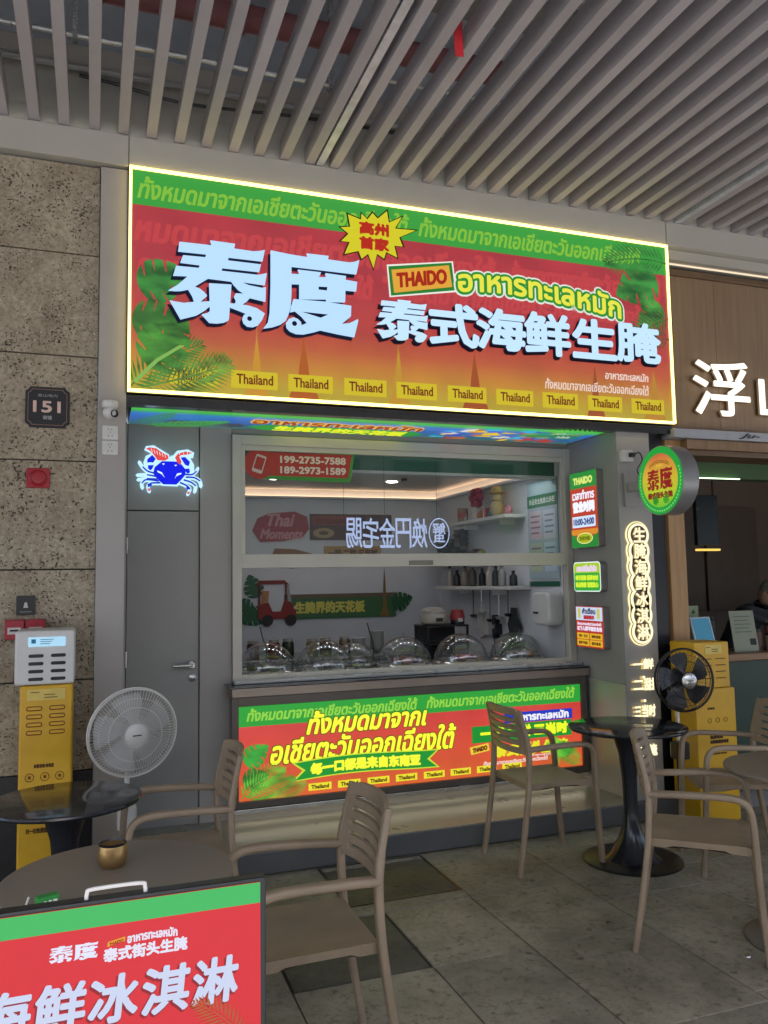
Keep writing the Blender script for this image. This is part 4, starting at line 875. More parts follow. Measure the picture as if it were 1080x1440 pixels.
# ============================================================ FANS
def fan(name, label, loc, hz, rad, face, dark, pole_x=0.0, blades=5, nw=84):
    body = BLACKM if dark else pm('fan_white', (.60, .59, .56), .42, 0, .05, 6)
    t = thing(name, label, 'fan', loc)
    H = Matrix.Translation((0, 0, hz)) @ face     # local +z of head faces the viewer
    def hp(mb, nm, mat, parent=t, **k): mb.xf(H); return mb.build(nm, mat, parent, **k)
    cg = MB(); wr = .0011 if not dark else .0009
    for r_, z_, q in ((rad, 0, .006), (rad*.985, .02, .003), (rad*.985, -.02, .003), (rad*.60, .052, .0026), (rad*.27, .066, .0026), (rad*.8, .04, .0014)):
        cg.tube([(r_*math.cos(2*math.pi*i/48), r_*math.sin(2*math.pi*i/48), z_) for i in range(48)], q, 6, closed=True)
    hp(cg, 'cage_ring', body, smooth=40)
    wires = MB(); cnt = nw if not dark else 40
    for i in range(cnt):
        a = 2*math.pi*i/cnt; pts = []
        for u in (0, .2, .45, .7, .9, 1):
            r_ = rad*(.27+.72*u); b = a+.35*(1-u)**2; pts.append((r_*math.cos(b), r_*math.sin(b), .066*(1-u**2.2)+.004))
        wires.tube(pts, wr, 4, cap=False)
        wires.tube([(rad*.2*math.cos(a), rad*.2*math.sin(a), -.075), (rad*.7*math.cos(a), rad*.7*math.sin(a), -.05), (rad*.98*math.cos(a), rad*.98*math.sin(a), -.015)], wr, 4, cap=False)
    hp(wires, 'cage_wires', body, kind='stuff')
    for b in range(blades):
        a0 = 2*math.pi*b/blades+.3; m = MB(); v = []; f = []
        for i in range(6):
            u = i/5; r_ = rad*(.2+.68*u)
            for j in range(5):
                w = (j/4-.5)*(.62+.35*math.sin(math.pi*u*.8)); a = a0+w+.25*u
                v.append((r_*math.cos(a), r_*math.sin(a), .012*(j-2)*.55-.0))
        for i in range(5):
            for j in range(4): k = i*5+j; f.append((k, k+1, k+6, k+5))
        m.add(v, f); hp(m, 'blade', pm('fan_blade_dark', (.02, .02, .024), .3) if dark else pm('fan_blade', (.42, .42, .41), .4), smooth=60)
    hb = hp(MB().lathe([(0, .076), (rad*.2, .074), (rad*.255, .066), (rad*.26, .058), (rad*.2, .05), (0, .05)], 32), 'hub_cap', STEEL if dark else body, smooth=40)
    hp(MB().rect(-.02, -.003, .022, .003, .0768), 'hub_mark', flat('303030'), hb)
    hp(MB().lathe([(0, -.16), (.04, -.158), (.062, -.13), (.068, -.09), (.05, -.06), (0, -.055)], 24), 'motor', body, smooth=40)
    off = face @ Vector((0, 0, -.10))
    px, py = off.x, off.y
    MB().tube([(px, py, .03), (px, py, hz-.05)], .013, 12).build('pole', STEEL if dark else body, t, 40)
    MB().tube([(px, py, .03), (px, py, hz*.52)], .019 if dark else .024, 14).build('outer_pole', body, t, 40)
    MB().box(px-.035, px+.035, py-.04, py+.05, hz-.20, hz-.07).build('tilt_bracket', body, t, bevel=.012)
    MB().box(px-.045, px+.045, py-.05, py+.035, hz*.52-.05, hz*.52+.06).build('control_box', body, t, bevel=.01)
    MB().lathe([(0, .042), (.03, .04), (.06, .03), (.19, .018), (.2, .01), (.2, 0), (0, 0)], 40, (px, py, 0)).build('foot_base', body, t, 40)
    return t
def facing(yaw, pitch):   # head +z towards (sin yaw, -cos yaw) tilted
    z = Vector((math.sin(yaw)*math.cos(pitch), -math.cos(yaw)*math.cos(pitch), math.sin(pitch))); x = Vector((math.cos(yaw), math.sin(yaw), 0)); y = z.cross(x)
    return Matrix(((x.x, y.x, z.x, 0), (x.y, y.y, z.y, 0), (x.z, y.z, z.z, 0), (0, 0, 0, 1)))
fan('standing_fan', 'white standing fan before the grey door', (.197, 4.22, 0), .89, .213, facing(R(12), R(-4)), False)
fan('standing_fan', 'black standing fan with chrome hub by the yellow cabinet', (3.52, 4.26, 0), .95, .195, facing(R(-10), R(2)), True)
# ============================================================ TABLES
def tulip(name, label, x, y, r, top, colr, glossy):
    t = thing(name, label, 'table', (x, y, 0))
    MB().lathe([(0, top), (r-.012, top), (r-.003, top-.003), (r, top-.010), (r-.004, top-.018), (r-.03, top-.024), (0, top-.026)], 64).build('table_top', colr, t, 35)
    bm = BLACKM if glossy else pm('table_leg_taupe', (.12, .105, .09), .45)
    MB().lathe([(0, top-.027), (.10, top-.027), (.085, top-.06), (.055, top-.16), (.042, top-.30), (.04, top-.45), (.05, top-.56), (.075, .12), (.115, .055), (.15, .022), (.16, .014)], 40).build('pedestal', pm('pedestal_black', (.012, .014, .02), .22, .0, .1, 6) if glossy else bm, t, 40)
    MB().lathe([(0, .018), (.262, .014), (.275, .008), (.275, 0), (0, 0)], 56).build('base_plate', BLACKM if glossy else bm, t, 35)
    return t
BG = pm('table_black_glass', (.010, .012, .015), .06, 0, .08, 3, spec=.6)
TP = pm('table_taupe', (.19, .158, .125), .45, 0, .06, 4, bump=.05, bscale=500)
tulip('bistro_table', 'round black tulip table right of the counter', 2.915, 4.03, .335, .75, BG, True)
tulip('bistro_table', 'round black glass table before the left yellow cabinet', -.09, 3.62, .30, .75, BG, True)
tulip('bistro_table', 'round taupe table behind the red board', .085, 2.62, .335, .75, TP, False)
tulip('bistro_table', 'round taupe table cut off at the right edge', 2.985, 2.86, .33, .75, TP, False)
t = thing('ashtray', 'brass coloured cup on the taupe table by the board', 'ashtray', (.07, 2.70, .7502))
MB().lathe([(0, .0), (.034, .0), (.040, .008), (.045, .028), (.044, .05), (.040, .064), (.036, .066), (.036, .060), (.034, .03), (0, .022)], 36).build('cup_shell', pm('brass', (.42, .27, .11), .32, .75, .15, 14), t, 40)
MB().lathe([(.0395, .062), (.041, .069), (.038, .071), (.036, .066)], 36).build('rim', BLACKM, t, 40)
t = thing('wet_wipe_pack', 'small green and white packet at the taupe table edge', 'packet', (-.10, 2.39, .7502), R(20))
MB().box(-.028, .028, -.015, .015, 0, .045).build('packet_body', flat('2a8a3a'), t, bevel=.004)
for i in range(3): MB().poly([(-.018+.012*i, .012), (-.008+.012*i, .012), (-.006+.014*i, .034), (-.012+.012*i, .036)], .0155).xf(FX).build('petal_mark', flat('d8dcd8'), t)
t = thing('straw', 'white straw leaning at the taupe table edge', 'straw', (-.16, 2.395, .7502))
MB().tube([(0, 0, 0), (.015, .01, .04)], .003, 6).build('straw_tube', flat('c8c8c4'), t)

# ============================================================ CHAIRS
def make_chair(label):
    t = thing('armchair', label, 'chair', group='taupe slatted plastic armchairs')
    pr_ = rprof(.036, .028, .010)
    for s in (-1, 1):
        MB().sweep(smoothpath([(-.285, .212*s, 0), (-.243, .211*s, .25), (-.214, .209*s, .46), (-.205, .207*s, .62), (-.213, .201*s, .72), (-.248, .188*s, .875)], 5), pr_, up=(1, 0, 0), scale=[.92]*5+[1.0]*16+[.85]*5).build('rear_leg', CHAIR, t, 40)
        MB().sweep(smoothpath([(-.205, .205*s, .662), (-.12, .212*s, .668), (.02, .222*s, .674), (.11, .225*s, .674), (.165, .225*s, .664), (.195, .223*s, .632), (.206, .219*s, .57), (.212, .214*s, .46), (.222, .21*s, .25), (.242, .207*s, 0)], 5), rprof(.040, .028, .010), up=(0, 0, 1)).build('arm_leg', CHAIR, t, 40)
    # seat: dished grid with skirt
    n = 14; v = []; f = []
    out = lambda u, w: (-.205+.415*u, (.196+.010*u)*(2*w-1))
    for i in range(n+1):
        for j in range(n+1):
            u, w = i/n, j/n; x, y = out(u, w); d = 1-abs(2*w-1)**3
            z = 0.475-.014*d*math.sin(math.pi*min(1, u*1.05))-(.012 if u > .96 else 0)
            v.append((x, y, z))
    for i in range(n):
        for j in range(n): k = i*(n+1)+j; f.append((k, k+n+1, k+n+2, k+1))
    b0 = len(v)
    ring = [i*(n+1) for i in range(n+1)]+[n*(n+1)+j for j in range(1, n+1)]+[i*(n+1)+n for i in range(n-1, -1, -1)]+[j for j in range(n-1, 0, -1)]
    for q in ring:
        x, y, z = v[q]; side = abs(abs(y)-(.196+.010*(x+.205)/.415)) < .002 and -.15 < x < .17
        drop = .036 if not (side and abs(x) < .12) else .026
        if x > .2 and abs(y) < .11: drop = .05
        v.append((x*.99, y*.985, 0.475-drop))
    m_ = len(ring)
    for i in range(m_): f.append((ring[i], ring[(i+1) % m_], b0+(i+1) % m_, b0+i)[::-1])
    f.append(tuple(b0+i for i in range(m_)))
    MB().add(v, f).build('seat', CHAIR, t, 45)
    # curved back panel with five slots
    rows = [0, .032, .046, .073, .087, .114, .128, .155, .169, .196, .210, .255]; cols_ = [-.186, -.150]+[-.150+.3*i/8 for i in range(1, 8)]+[.150, .186]
    def P(c, r_, th):
        k = r_/.255; x = -.207-.028*k-.012*k*k-(.034*(1-(c/.185)**2))+th; wv_ = c*(1.0-.05*k)
        zc = .634+r_-(.012*(abs(c)/.178)**6 if r_ > .25 else 0)
        return (x, wv_, zc)
    v = []; f = []; nc = len(cols_); nr = len(rows)
    for th in (.0095, -.0095):
        for r_ in rows:
            for c in cols_: v.append(P(c, r_, th))
    solid = lambda i, j: 0 <= i < nr-1 and 0 <= j < nc-1 and not (i % 2 == 1 and i < nr-1 and 1 <= j <= nc-3)
    I = lambda s_, i, j: s_*nr*nc+i*nc+j
    for i in range(nr-1):
        for j in range(nc-1):
            if not solid(i, j): continue
            f.append((I(0, i, j), I(0, i, j+1), I(0, i+1, j+1), I(0, i+1, j))); f.append((I(1, i, j), I(1, i+1, j), I(1, i+1, j+1), I(1, i, j+1)))
            if not solid(i-1, j): f.append((I(0, i, j), I(1, i, j), I(1, i, j+1), I(0, i, j+1)))
            if not solid(i+1, j): f.append((I(0, i+1, j+1), I(1, i+1, j+1), I(1, i+1, j), I(0, i+1, j)))
            if not solid(i, j-1): f.append((I(0, i+1, j), I(1, i+1, j), I(1, i, j), I(0, i, j)))
            if not solid(i, j+1): f.append((I(0, i, j+1), I(1, i, j+1), I(1, i+1, j+1), I(0, i+1, j+1)))
    MB().add(v, f).build('backrest', CHAIR, t, 45, bevel=.003)
    return t
ch0 = make_chair('taupe armchair in front of the counter lightbox')
ch0.location = (2.475, 4.24, 0)
for lab, x, y, a in (('taupe armchair in the right foreground, seen nearly side on', 2.575, 3.05, -41), ('taupe armchair at the right edge before the yellow cabinet', 3.41, 3.77, 157),
                     ('large taupe armchair in the foreground beside the red board', .655, 2.71, 180), ('taupe armchair between the white fan and the counter', .355, 3.72, 180)):
    c = copy_tree(ch0); c.location = (x, y, 0); c.rotation_euler = (0, 0, R(a)); c['label'] = lab

# ============================================================ RED BOARD IN FRONT
ab = thing('a_board', 'backlit red board advertising seafood ice cream at lower left', 'sign board', M=frame('F', (.29, 1.5, 1.07)))
AW, AH = .50, 1.02
MB().rect(-AW-.002, -AH, .012, .004, -.03, -.002).build('frame', BLACKM, ab, bevel=.003)
MB().rect(-AW+.006, -AH+.01, .001, -.003, -.002, 0).build('poster', em('d42c36', .92), ab)
MB().rect(-AW+.006, -.038, .001, -.003, .0006).build('green_band', em('3cb05c'), ab)
m = MB(); brandword(m, 'tai', -.349, -.086, -.312, -.060, .001); m.build('title_character', em('d8dcf0'), ab)
m = MB(); brandword(m, 'du', -.311, -.087, -.272, -.061, .001); m.build('title_character', em('d8dcf0'), ab)
pp = MB().poly([(-.258, -.073), (-.230, -.068), (-.229, -.060), (-.257, -.065)], .001).build('mini_plate', em('d8982c'), ab)
m = MB(); put(m, 'THAIDO', -.255, -.0705, -.232, -.0645, .0015, .0004, 0, lambda x, y: (x, y+.18*(x+.243))); m.build('lettering', em('a03018'), pp)
m = MB(); put(m, FOOD, -.226, -.0705, -.143, -.0545, .001, .0008, 0, lambda x, y: (x, y-1.2*(x+.185)**2)); m.build('lettering', em('d8d8e8'), ab)
m = MB(); put(m, '泰式街头生腌', -.264, -.0975, -.126, -.0745, .001, .0011); m.build('lettering', em('d8d8e8'), ab)
for ch, x in zip('海鲜冰淇淋', (-.452, -.368, -.284, -.200, -.116)):
    m = MB(); sk = lambda a, b: (a+.10*(b+.16), b)
    put(m, ch, x-.002, -.196, x+.078, -.118, .001, .0026, 0, sk); m.build('title_character', em('c2cbe4', 1.0), ab)
    m = MB(); put(m, ch, x-.005, -.200, x+.077, -.120, .0004, .0042, 0, sk); m.build('character_shadow', em('8a1c28'), ab)
m = MB(); frond(m, -.03, -.26, .11, 2.2, .5, 14, .35, .02, .001); m.build('leaf', em('b05a34', .9), ab)
MB().tube(smoothpath([(-.292, 0, -.014), (-.291, .013, -.014), (-.282, .019, -.014), (-.206, .019, -.014), (-.197, .013, -.014), (-.196, 0, -.014)], 5), .0035, 8).build('handle', flat('e0dcd8', .3), ab, 40)
for x in (-AW+.02, -.02):
    q = MB().box(x-.012, x+.012, -AH-.048, -.02, -.034, -.031); q.xf(Matrix.Translation((0, 0, 0))); q.build('prop_leg', BLACKM, ab)
fl = thing('flower_pot', 'small pot of red flowers beside the red board', 'plant', (.385, 1.80, 0))
MB().lathe([(0, 0), (.06, 0), (.08, .14), (.085, .15), (.07, .15), (0, .13)], 24).build('pot', pm('pot_dark', (.05, .045, .04), .6), fl, 40)
m = MB(); rf = random.Random(9); heads = []
for i in range(9):
    a = rf.uniform(0, 6.28); d_ = rf.uniform(.01, .06); hgt = rf.uniform(.50, .69); p = (d_*math.cos(a)*1.4, d_*math.sin(a)*1.4, hgt); heads.append(p)
    m.tube(smoothpath([(d_*math.cos(a)*.3, d_*math.sin(a)*.3, .13), (d_*math.cos(a)*.6, d_*math.sin(a)*.6, hgt*.55), p], 4), .002, 5)
m.build('stems', pm('stem_green', (.04, .10, .02), .6), fl, kind='stuff')
for p in heads:
    m = MB()
    for k in range(7):
        a = 6.283*k/7; c_ = Vector((math.cos(a), math.sin(a), .5)); s_ = Vector((-math.sin(a), math.cos(a), 0)); P0 = Vector(p)
        m.add([P0, P0+c_*.011+s_*.006, P0+c_*.017, P0+c_*.011-s_*.006], [(0, 1, 2, 3)])
    m.build('flower', pm('petal_red', (.45, .015, .02), .6), fl)
m = MB()
for k in range(60):
    p = rf.choice(heads); t_ = rf.uniform(.45, .97); P0 = Vector((p[0]*t_, p[1]*t_, p[2]*t_)); a = rf.uniform(0, 6.28); d_ = Vector((math.cos(a), math.sin(a), .4)).normalized(); s_ = Vector((-math.sin(a), math.cos(a), 0))
    l_ = rf.uniform(.018, .035); m.add([P0, P0+d_*l_*.5+s_*l_*.2, P0+d_*l_, P0+d_*l_*.5-s_*l_*.2], [(0, 1, 2, 3)])
m.build('leaves', pm('leaf_green', (.05, .13, .03), .5, 0, .3, 30), fl, kind='stuff')

# ============================================================ INSIDE THE KIOSK
dec = thing('phone_decal', 'red telephone number sticker on the upper window pane', 'sticker', M=frame('F', (.93, 5.2605, 2.36)))
MB().poly([(.10, -.075), (.72, -.085), (.755, .115), (.10, .095)], .0).build('green_edge', flat('3f8a3a'), dec)
MB().poly([(.10, -.05), (.705, -.055), (.735, .105), (.10, .105)], .0006).build('red_field', flat('a8382e'), dec)
MB().disc(.095, .025, .1, .0012, None, 40).build('red_disc', flat('a8382e'), dec)
ph = MB(); ph.poly([(x*math.cos(-.3)-y*math.sin(-.3)+.095, x*math.sin(-.3)+y*math.cos(-.3)+.025) for x, y in rr2(-.035, -.06, .035, .06, .01)], .0018); ph.build('phone_mark', flat('c8b8b0'), dec)
ph = MB(); ph.poly([(x*math.cos(-.3)-y*math.sin(-.3)+.095, x*math.sin(-.3)+y*math.cos(-.3)+.025) for x, y in rr2(-.028, -.038, .028, .045, .003)], .0024); ph.build('phone_screen', flat('a8382e'), dec)
m = MB(); put(m, '199-2735-7588', .235, .035, .69, .085, .0014, .003); m.build('lettering', flat('d6c8bc'), dec)
m = MB(); put(m, '189-2973-1589', .235, -.035, .69, .015, .0014, .003); m.build('lettering', flat('d6c8bc'), dec)
nz = thing('reflected_sign', 'mirrored white neon characters, a reflection built as glowing shapes behind the upper pane', 'reflection', M=frame('B', (2.43, 5.36, 1.94)))  # reflection of a sign opposite, built as glowing shapes behind the glass
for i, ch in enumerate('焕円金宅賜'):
    m = MB(); put(m, ch, .178+.122*i, -.105, .297+.122*i, .105, .0, .0018); m.build('reflected_character', em('b4c0ea', 1.0), nz)
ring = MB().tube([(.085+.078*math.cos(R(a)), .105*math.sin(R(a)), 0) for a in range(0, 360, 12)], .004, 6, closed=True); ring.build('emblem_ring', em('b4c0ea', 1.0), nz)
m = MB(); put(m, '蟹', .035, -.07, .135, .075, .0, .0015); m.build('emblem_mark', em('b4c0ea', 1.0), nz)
for x in (.1, .5, .8): MB().box(x-.001, x+.001, .1, .56, -.001, .001).build('wire', BLACKM, nz)  # wires added to hang the reflected shapes

def wallp(name, label, cat, x, z): return thing(name, label, cat, M=frame('F', (x, 7.797, z)))
t = wallp('wall_graphic', 'red script Thai Moments cutout on the back wall', 'graphic', 1.45, 2.03)
MB().poly([(0, .08), (.05, .2), (.16, .25), (.42, .27), (.54, .22), (.56, .1), (.5, .02), (.3, -.02), (.08, -.03)], 0, .012).build('cutout', flat('9a3038'), t)
m = MB(); put(m, 'Thai', .14, .12, .42, .25, .013, .006, .3); m.build('lettering', flat('c88a90'), t)
m = MB(); put(m, 'Moments', .07, .0, .5, .1, .013, .005, .3); m.build('lettering', flat('c88a90'), t)
t = wallp('wall_graphic', 'dark red banner strip beside the script on the back wall', 'graphic', 2.02, 2.02)
MB().rect(0, 0, .86, .26, 0, .008).build('banner', flat('5a4440'), t)
MB().rect(.03, .15, .45, .24, .009).build('band', flat('96483a'), t); MB().disc(.14, .07, .11, .009, None, 28, .05).build('oval', flat('a8926a'), t)
MB().disc(.14, .07, .05, .010, None, 20, .02).build('oval_mark', flat('5a4a34'), t)
m = MB(); put(m, FOOD, .05, .16, .42, .23, .010, .003); m.build('lettering', flat('6a2a20'), t)
t = wallp('wall_graphic', 'orange boat shaped cutout low on the upper back wall', 'graphic', 1.53, 1.79)
MB().poly([(0, .02), (.1, .06), (.14, .15), (.34, .14), (.5, .1), (.62, .0), (.3, -.05)], 0, .01).build('cutout', flat('8a5a3a'), t)
t = wallp('wall_graphic', 'ochre slogan strip with dark characters on the back wall', 'graphic', 2.16, 1.84)
MB().rect(0, -.02, .60, .12, 0, .01).build('banner', flat('a8864a'), t)
m = MB(); put(m, '一鲜·二甜·三当时', .04, .01, .56, .09, .011, .004); m.build('lettering', flat('5a3a24'), t)
t = wallp('wall_graphic', 'green banner with yellow characters and leaves on the back wall', 'graphic', 1.76, 1.25)
MB().rect(0, 0, 1.15, .24, 0, .01).build('banner', flat('3f6a44'), t)
MB().rect(0, .2, 1.15, .24, .011).build('band', flat('6a5a4a'), t)
m = MB(); put(m, '生腌界的天花板', .10, .05, .82, .17, .011, .007); m.build('lettering', flat('d0c860'), t)
m = MB(); monstera(m, 1.14, .13, .2, .3, .014); m.build('leaf', flat('2a5a38'), t)
m = MB().poly([(.98, .0), (1.08, .0), (1.05, .1), (1.04, .35), (1.03, .5), (1.02, .35), (1.01, .1)], .013); m.build('temple_spire', flat('8a6a3a'), t)
t = wallp('wall_graphic', 'red tricycle taxi cutout with leaves on the back wall', 'graphic', 1.40, 1.20)
for i, (x, y, a) in enumerate([(.08, .3, 1.9), (.02, .15, 2.8), (.12, .12, 3.6)]):
    m = MB(); monstera(m, x, y, .2, a, .004+.001*i); m.build('leaf', flat('2a5a3c'), t)
MB().poly([(.10, .06), (.10, .20), (.20, .22), (.24, .13), (.32, .13), (.36, .24), (.42, .22), (.47, .14), (.48, .06)], .01, .018).build('taxi_body', flat('8a2c2a'), t)
MB().poly([(.08, .38), (.11, .43), (.36, .43), (.41, .385), (.36, .395), (.12, .395)], .01, .018).build('taxi_roof', flat('7a2a26'), t)
for q in ([(.10, .20), (.12, .20), (.13, .395), (.11, .395)], [(.37, .23), (.385, .225), (.38, .39), (.365, .39)]): MB().poly(q, .01, .017).build('taxi_post', flat('6a2422'), t)
MB().poly([(.135, .21), (.20, .225), (.21, .33), (.14, .33)], .008, .012).build('taxi_seat', flat('b07a50'), t)
MB().poly([(.39, .23), (.43, .215), (.405, .38), (.39, .385)], .012, .014).build('taxi_windscreen', flat('9aa0a0'), t)
MB().disc(.465, .165, .018, .019, None, 12).build('taxi_lamp', flat('d8c890'), t)
for x in (.19, .42): MB().disc(x, .045, .055, .0195, None, 20).build('taxi_wheel', flat('2a2222'), t)

def shelf(label, y0, y1, z):
    t = thing('wall_shelf', label, 'shelf', (3.42, (y0+y1)/2, z)); MB().box(-.20, -.001, -(y1-y0)/2, (y1-y0)/2, -.015, .015).build('board', WHITEP, t, bevel=.003)
    for y in (-.35, .35): MB().box(-.14, -.002, y-.008, y+.008, -.06, -.0155).build('bracket', WHITEP, t)
shelf('upper white wall shelf with plush toys', 6.0, 7.1, 2.13); shelf('lower white wall shelf with bottles', 5.95, 7.5, 1.53); shelf('middle white wall shelf with cup stacks', 6.6, 7.7, 1.78)
t = thing('plush_toy', 'crimson flower shaped plush toy on the upper shelf', 'toy', (3.30, 6.68, 2.145))
MB().lathe([(0, 0), (.05, 0), (.055, .06), (.045, .10), (.035, .12), (0, .13)], 18).build('body', flat('b8b0a8'), t, 40)
for k in range(6): MB().sphere((.0, .06*math.cos(k*1.047), .20+.06*math.sin(k*1.047)), .042, 10, 8).build('petal', pm('plush_crimson', (.30, .03, .07), .9), t, 60)
MB().sphere((-.03, 0, .20), .045, 10, 8).build('head', pm('plush_crimson', (.3, .03, .07)), t, 60)
t = thing('plush_toy', 'beige plush toy with wide hat on the upper shelf', 'toy', (3.30, 6.28, 2.145))
MB().sphere((0, 0, .07), (.06, .06, .075), 14, 10).build('body', pm('plush_beige', (.45, .33, .16), .9), t, 60)
MB().sphere((0, 0, .17), (.05, .05, .05), 14, 10).build('head', MATS['plush_beige'], t, 60)
MB().lathe([(.09, .20), (.05, .215), (.048, .25), (.03, .262), (0, .265)], 18).build('hat', pm('straw_hat', (.5, .36, .12), .8), t, 40)
t = thing('gift_box', 'small red and white boxes between the plush toys', 'box', (3.30, 6.48, 2.145)); MB().box(-.03, .03, -.04, .04, 0, .09).build('box_body', flat('a8303a'), t, bevel=.003); MB().box(-.032, .032, -.012, .012, 0, .092).build('band', flat('d0c8c0'), t)
t = thing('tin', 'round tin standing at the far end of the upper shelf', 'tin', (3.30, 6.98, 2.145)); MB().lathe([(0, 0), (.05, 0), (.05, .13), (.045, .135), (0, .135)], 18).build('can', flat('8a6a5a'), t, 40); MB().lathe([(.0505, .04), (.0505, .09)], 18).build('label_band', flat('a8484a'), t, 40)
rs = random.Random(21)
for i in range(7):
    t = thing('cup_stack', 'stack of dark cups on the middle shelf, %s from the window' % ['nearest', 'second', 'third', 'fourth', 'fifth', 'sixth', 'farthest'][i], 'cups', (3.32, 6.72+.14*i, 1.796), group='cup stacks on the middle shelf')
    for k in range(rs.choice((5, 6, 7)) if i > 1 else 2):
        MB().lathe([(.03, .0), (.045, .045), (.047, .047), (.042, .043), (.028, .004)], 14, (rs.uniform(-.004, .004), 0, .04*k)).build('cup', flat(rs.choice(['3a3c3a', '5a5c58', '7a7c78', '2f3230'])), t, 40)
t = thing('fruit_toy', 'small orange and green toy on the middle shelf end', 'toy', (3.31, 6.62, 1.796)); MB().sphere((0, 0, .04), .04, 12, 8).build('body', flat('a8603a'), t, 60); MB().sphere((-.02, -.05, .035), .035, 12, 8).build('leafy_ball', flat('6a8a3a'), t, 60)
bc = ['2a2a2c', '8a8a86', '3a3c40', 'b0aca4', '202224', '54524e', '8c8074', '30302e', 'a0a09c']
for i in range(9):
    y = 6.08+.15*i; hgt = rs.uniform(.12, .2)
    t = thing('bottle', 'sauce bottle on the lower shelf, number %s along it' % ['one', 'two', 'three', 'four', 'five', 'six', 'seven', 'eight', 'nine'][i], 'bottle', (3.31+rs.uniform(-.03, .03), y, 1.546), group='bottles on the lower shelf')
    t['label'] = ['short', 'tall', 'plain', 'pale', 'dark', 'slim', 'brown', 'black', 'grey'][i]+' bottle on the lower shelf, '+['nearest the window', 'second in line', 'third in line', 'fourth in line', 'in the middle', 'sixth in line', 'seventh in line', 'eighth in line', 'farthest from the window'][i]
    MB().lathe([(0, 0), (.032, 0), (.034, .01), (.034, hgt*.6), (.026, hgt*.72), (.013, hgt*.8), (.013, hgt), (0, hgt)], 16).build('bottle_body', flat(bc[i], .25), t, 40)
    MB().lathe([(.015, hgt*.9), (.015, hgt*1.02), (0, hgt*1.02)], 12).build('cap', flat('1c1c1c'), t, 40)
t = thing('notice_board', 'pale certificates with green header on the inner side wall', 'notice', M=frame('W', (3.415, 5.95, 1.60)))
MB().rect(0, 0, .46, .80, 0, .006).build('sheet', flat('9fb4bc'), t)
MB().rect(0, .58, .46, .68, .007).build('green_header', flat('2f7a5a'), t); m = MB(); put(m, '食品安全信息公示栏', .03, .605, .43, .655, .008, .002); m.build('lettering', flat('c8dcd0'), t)
for x, y, w, h_, c in ((.03, .32, .19, .23, 'c4b4bc'), (.25, .32, .18, .23, 'b8c4cc'), (.03, .06, .19, .23, 'b4c0a8'), (.25, .06, .18, .23, 'b8ccd8')):
    c_ = MB().rect(x, y, x+w, y+h_, .008).build('paper', flat(c), t)
    for k in range(4): MB().rect(x+.02, y+h_-.05-.045*k, x+w-.02-.02*(k % 2), y+h_-.035-.045*k, .0088).build('text_line', flat('8a7480' if x < .1 else '7a8a94'), c_)
MB().rect(0, -.06, .46, -.02, .006).build('green_foot', flat('1f5a44'), t)
t = thing('dispenser', 'white paper towel dispenser on the inner right wall', 'dispenser', (3.42, 5.58, 1.24))
MB().poly(rr2(-.12, 0, .12, .26, .05), 0, .14).xf(Matrix.Translation((0, 0, 0)) @ Matrix(((0, 0, -1, 0), (1, 0, 0, 0), (0, 1, 0, 0), (0, 0, 0, 1)))).build('cover', WHITEP, t, bevel=.02)
MB().box(-.146, -.141, .03, .1, .09, .105).build('slot', BLACKM, t)
t = thing('wall_switches', 'row of switches and plugs on the inner right wall', 'switches', (3.42, 6.84, 1.1))
for y, z, w, h_ in ((-.1, .0, .05, .22), (0, -.02, .06, .30), (.1, .05, .05, .18)): MB().box(-.03, 0, y-w, y+w*.6, z, z+h_).build('switch_plate', WHITEP, t, bevel=.004)
for y, z in ((-.30, .1), (-.30, -.02), (-.34, .02)): MB().box(-.06, 0, y-.025, y+.025, z, z+.09).build('plug', BLACKM, t, bevel=.008)
MB().tube(smoothpath([(-.05, -.3, .0), (-.05, -.31, -.1), (-.04, -.29, -.2)], 4), .005, 6).build('cord', BLACKM, t, 30)
t = thing('back_counter', 'steel work bench along the inner back', 'bench', (2.1, 7.3, .1)); MB().box(-1.35, 1.3, -.28, .47, .80, .84).build('bench_top', STEEL, t, bevel=.004); MB().box(-1.33, 1.28, -.25, .46, 0, .795).build('bench_body', GREY2, t)
t = thing('work_bench', 'steel side bench below the inner shelves', 'bench', (3.1, 6.4, .1)); MB().box(-.35, .31, -.75, .60, .80, .84).build('bench_top', STEEL, t, bevel=.004); MB().box(-.33, .30, -.73, .58, 0, .795).build('bench_body', GREY2, t)
t = thing('drinks_machine', 'black glass sided cooler cabinet on the inner bench', 'appliance', (2.82, 6.45, .942))
for x in (-.18, .18):
    for y in (-.14, .14): MB().box(x-.008, x+.008, y-.008, y+.008, 0, .27).build('post', BLACKM, t)
MB().box(-.19, .19, -.15, .15, .27, .285).build('top_board', BLACKM, t); MB().box(-.19, .19, -.15, .15, .12, .13).build('mid_board', BLACKM, t); MB().box(-.185, .185, .14, .15, .0, .27).build('back_panel', pm('smoke', (.03, .032, .035), .3), t); MB().box(-.19, .19, -.15, .15, 0, .012).build('base_board', BLACKM, t)
t = thing('rice_cooker', 'cream rice cooker on top of the black cabinet', 'appliance', (2.74, 6.42, 1.229)); MB().lathe([(0, 0), (.09, 0), (.115, .02), (.122, .07), (.122, .09), (.116, .092)], 26).build('pot_body', pm('cream_plastic', (.42, .39, .32), .3), t, 40); MB().lathe([(.118, .094), (.112, .12), (.07, .145), (.02, .15), (0, .15)], 26).build('lid', pm('lid_grey', (.3, .28, .25), .3), t, 40); MB().box(-.03, .03, -.125, -.118, .03, .06).build('panel', BLACKM, t)
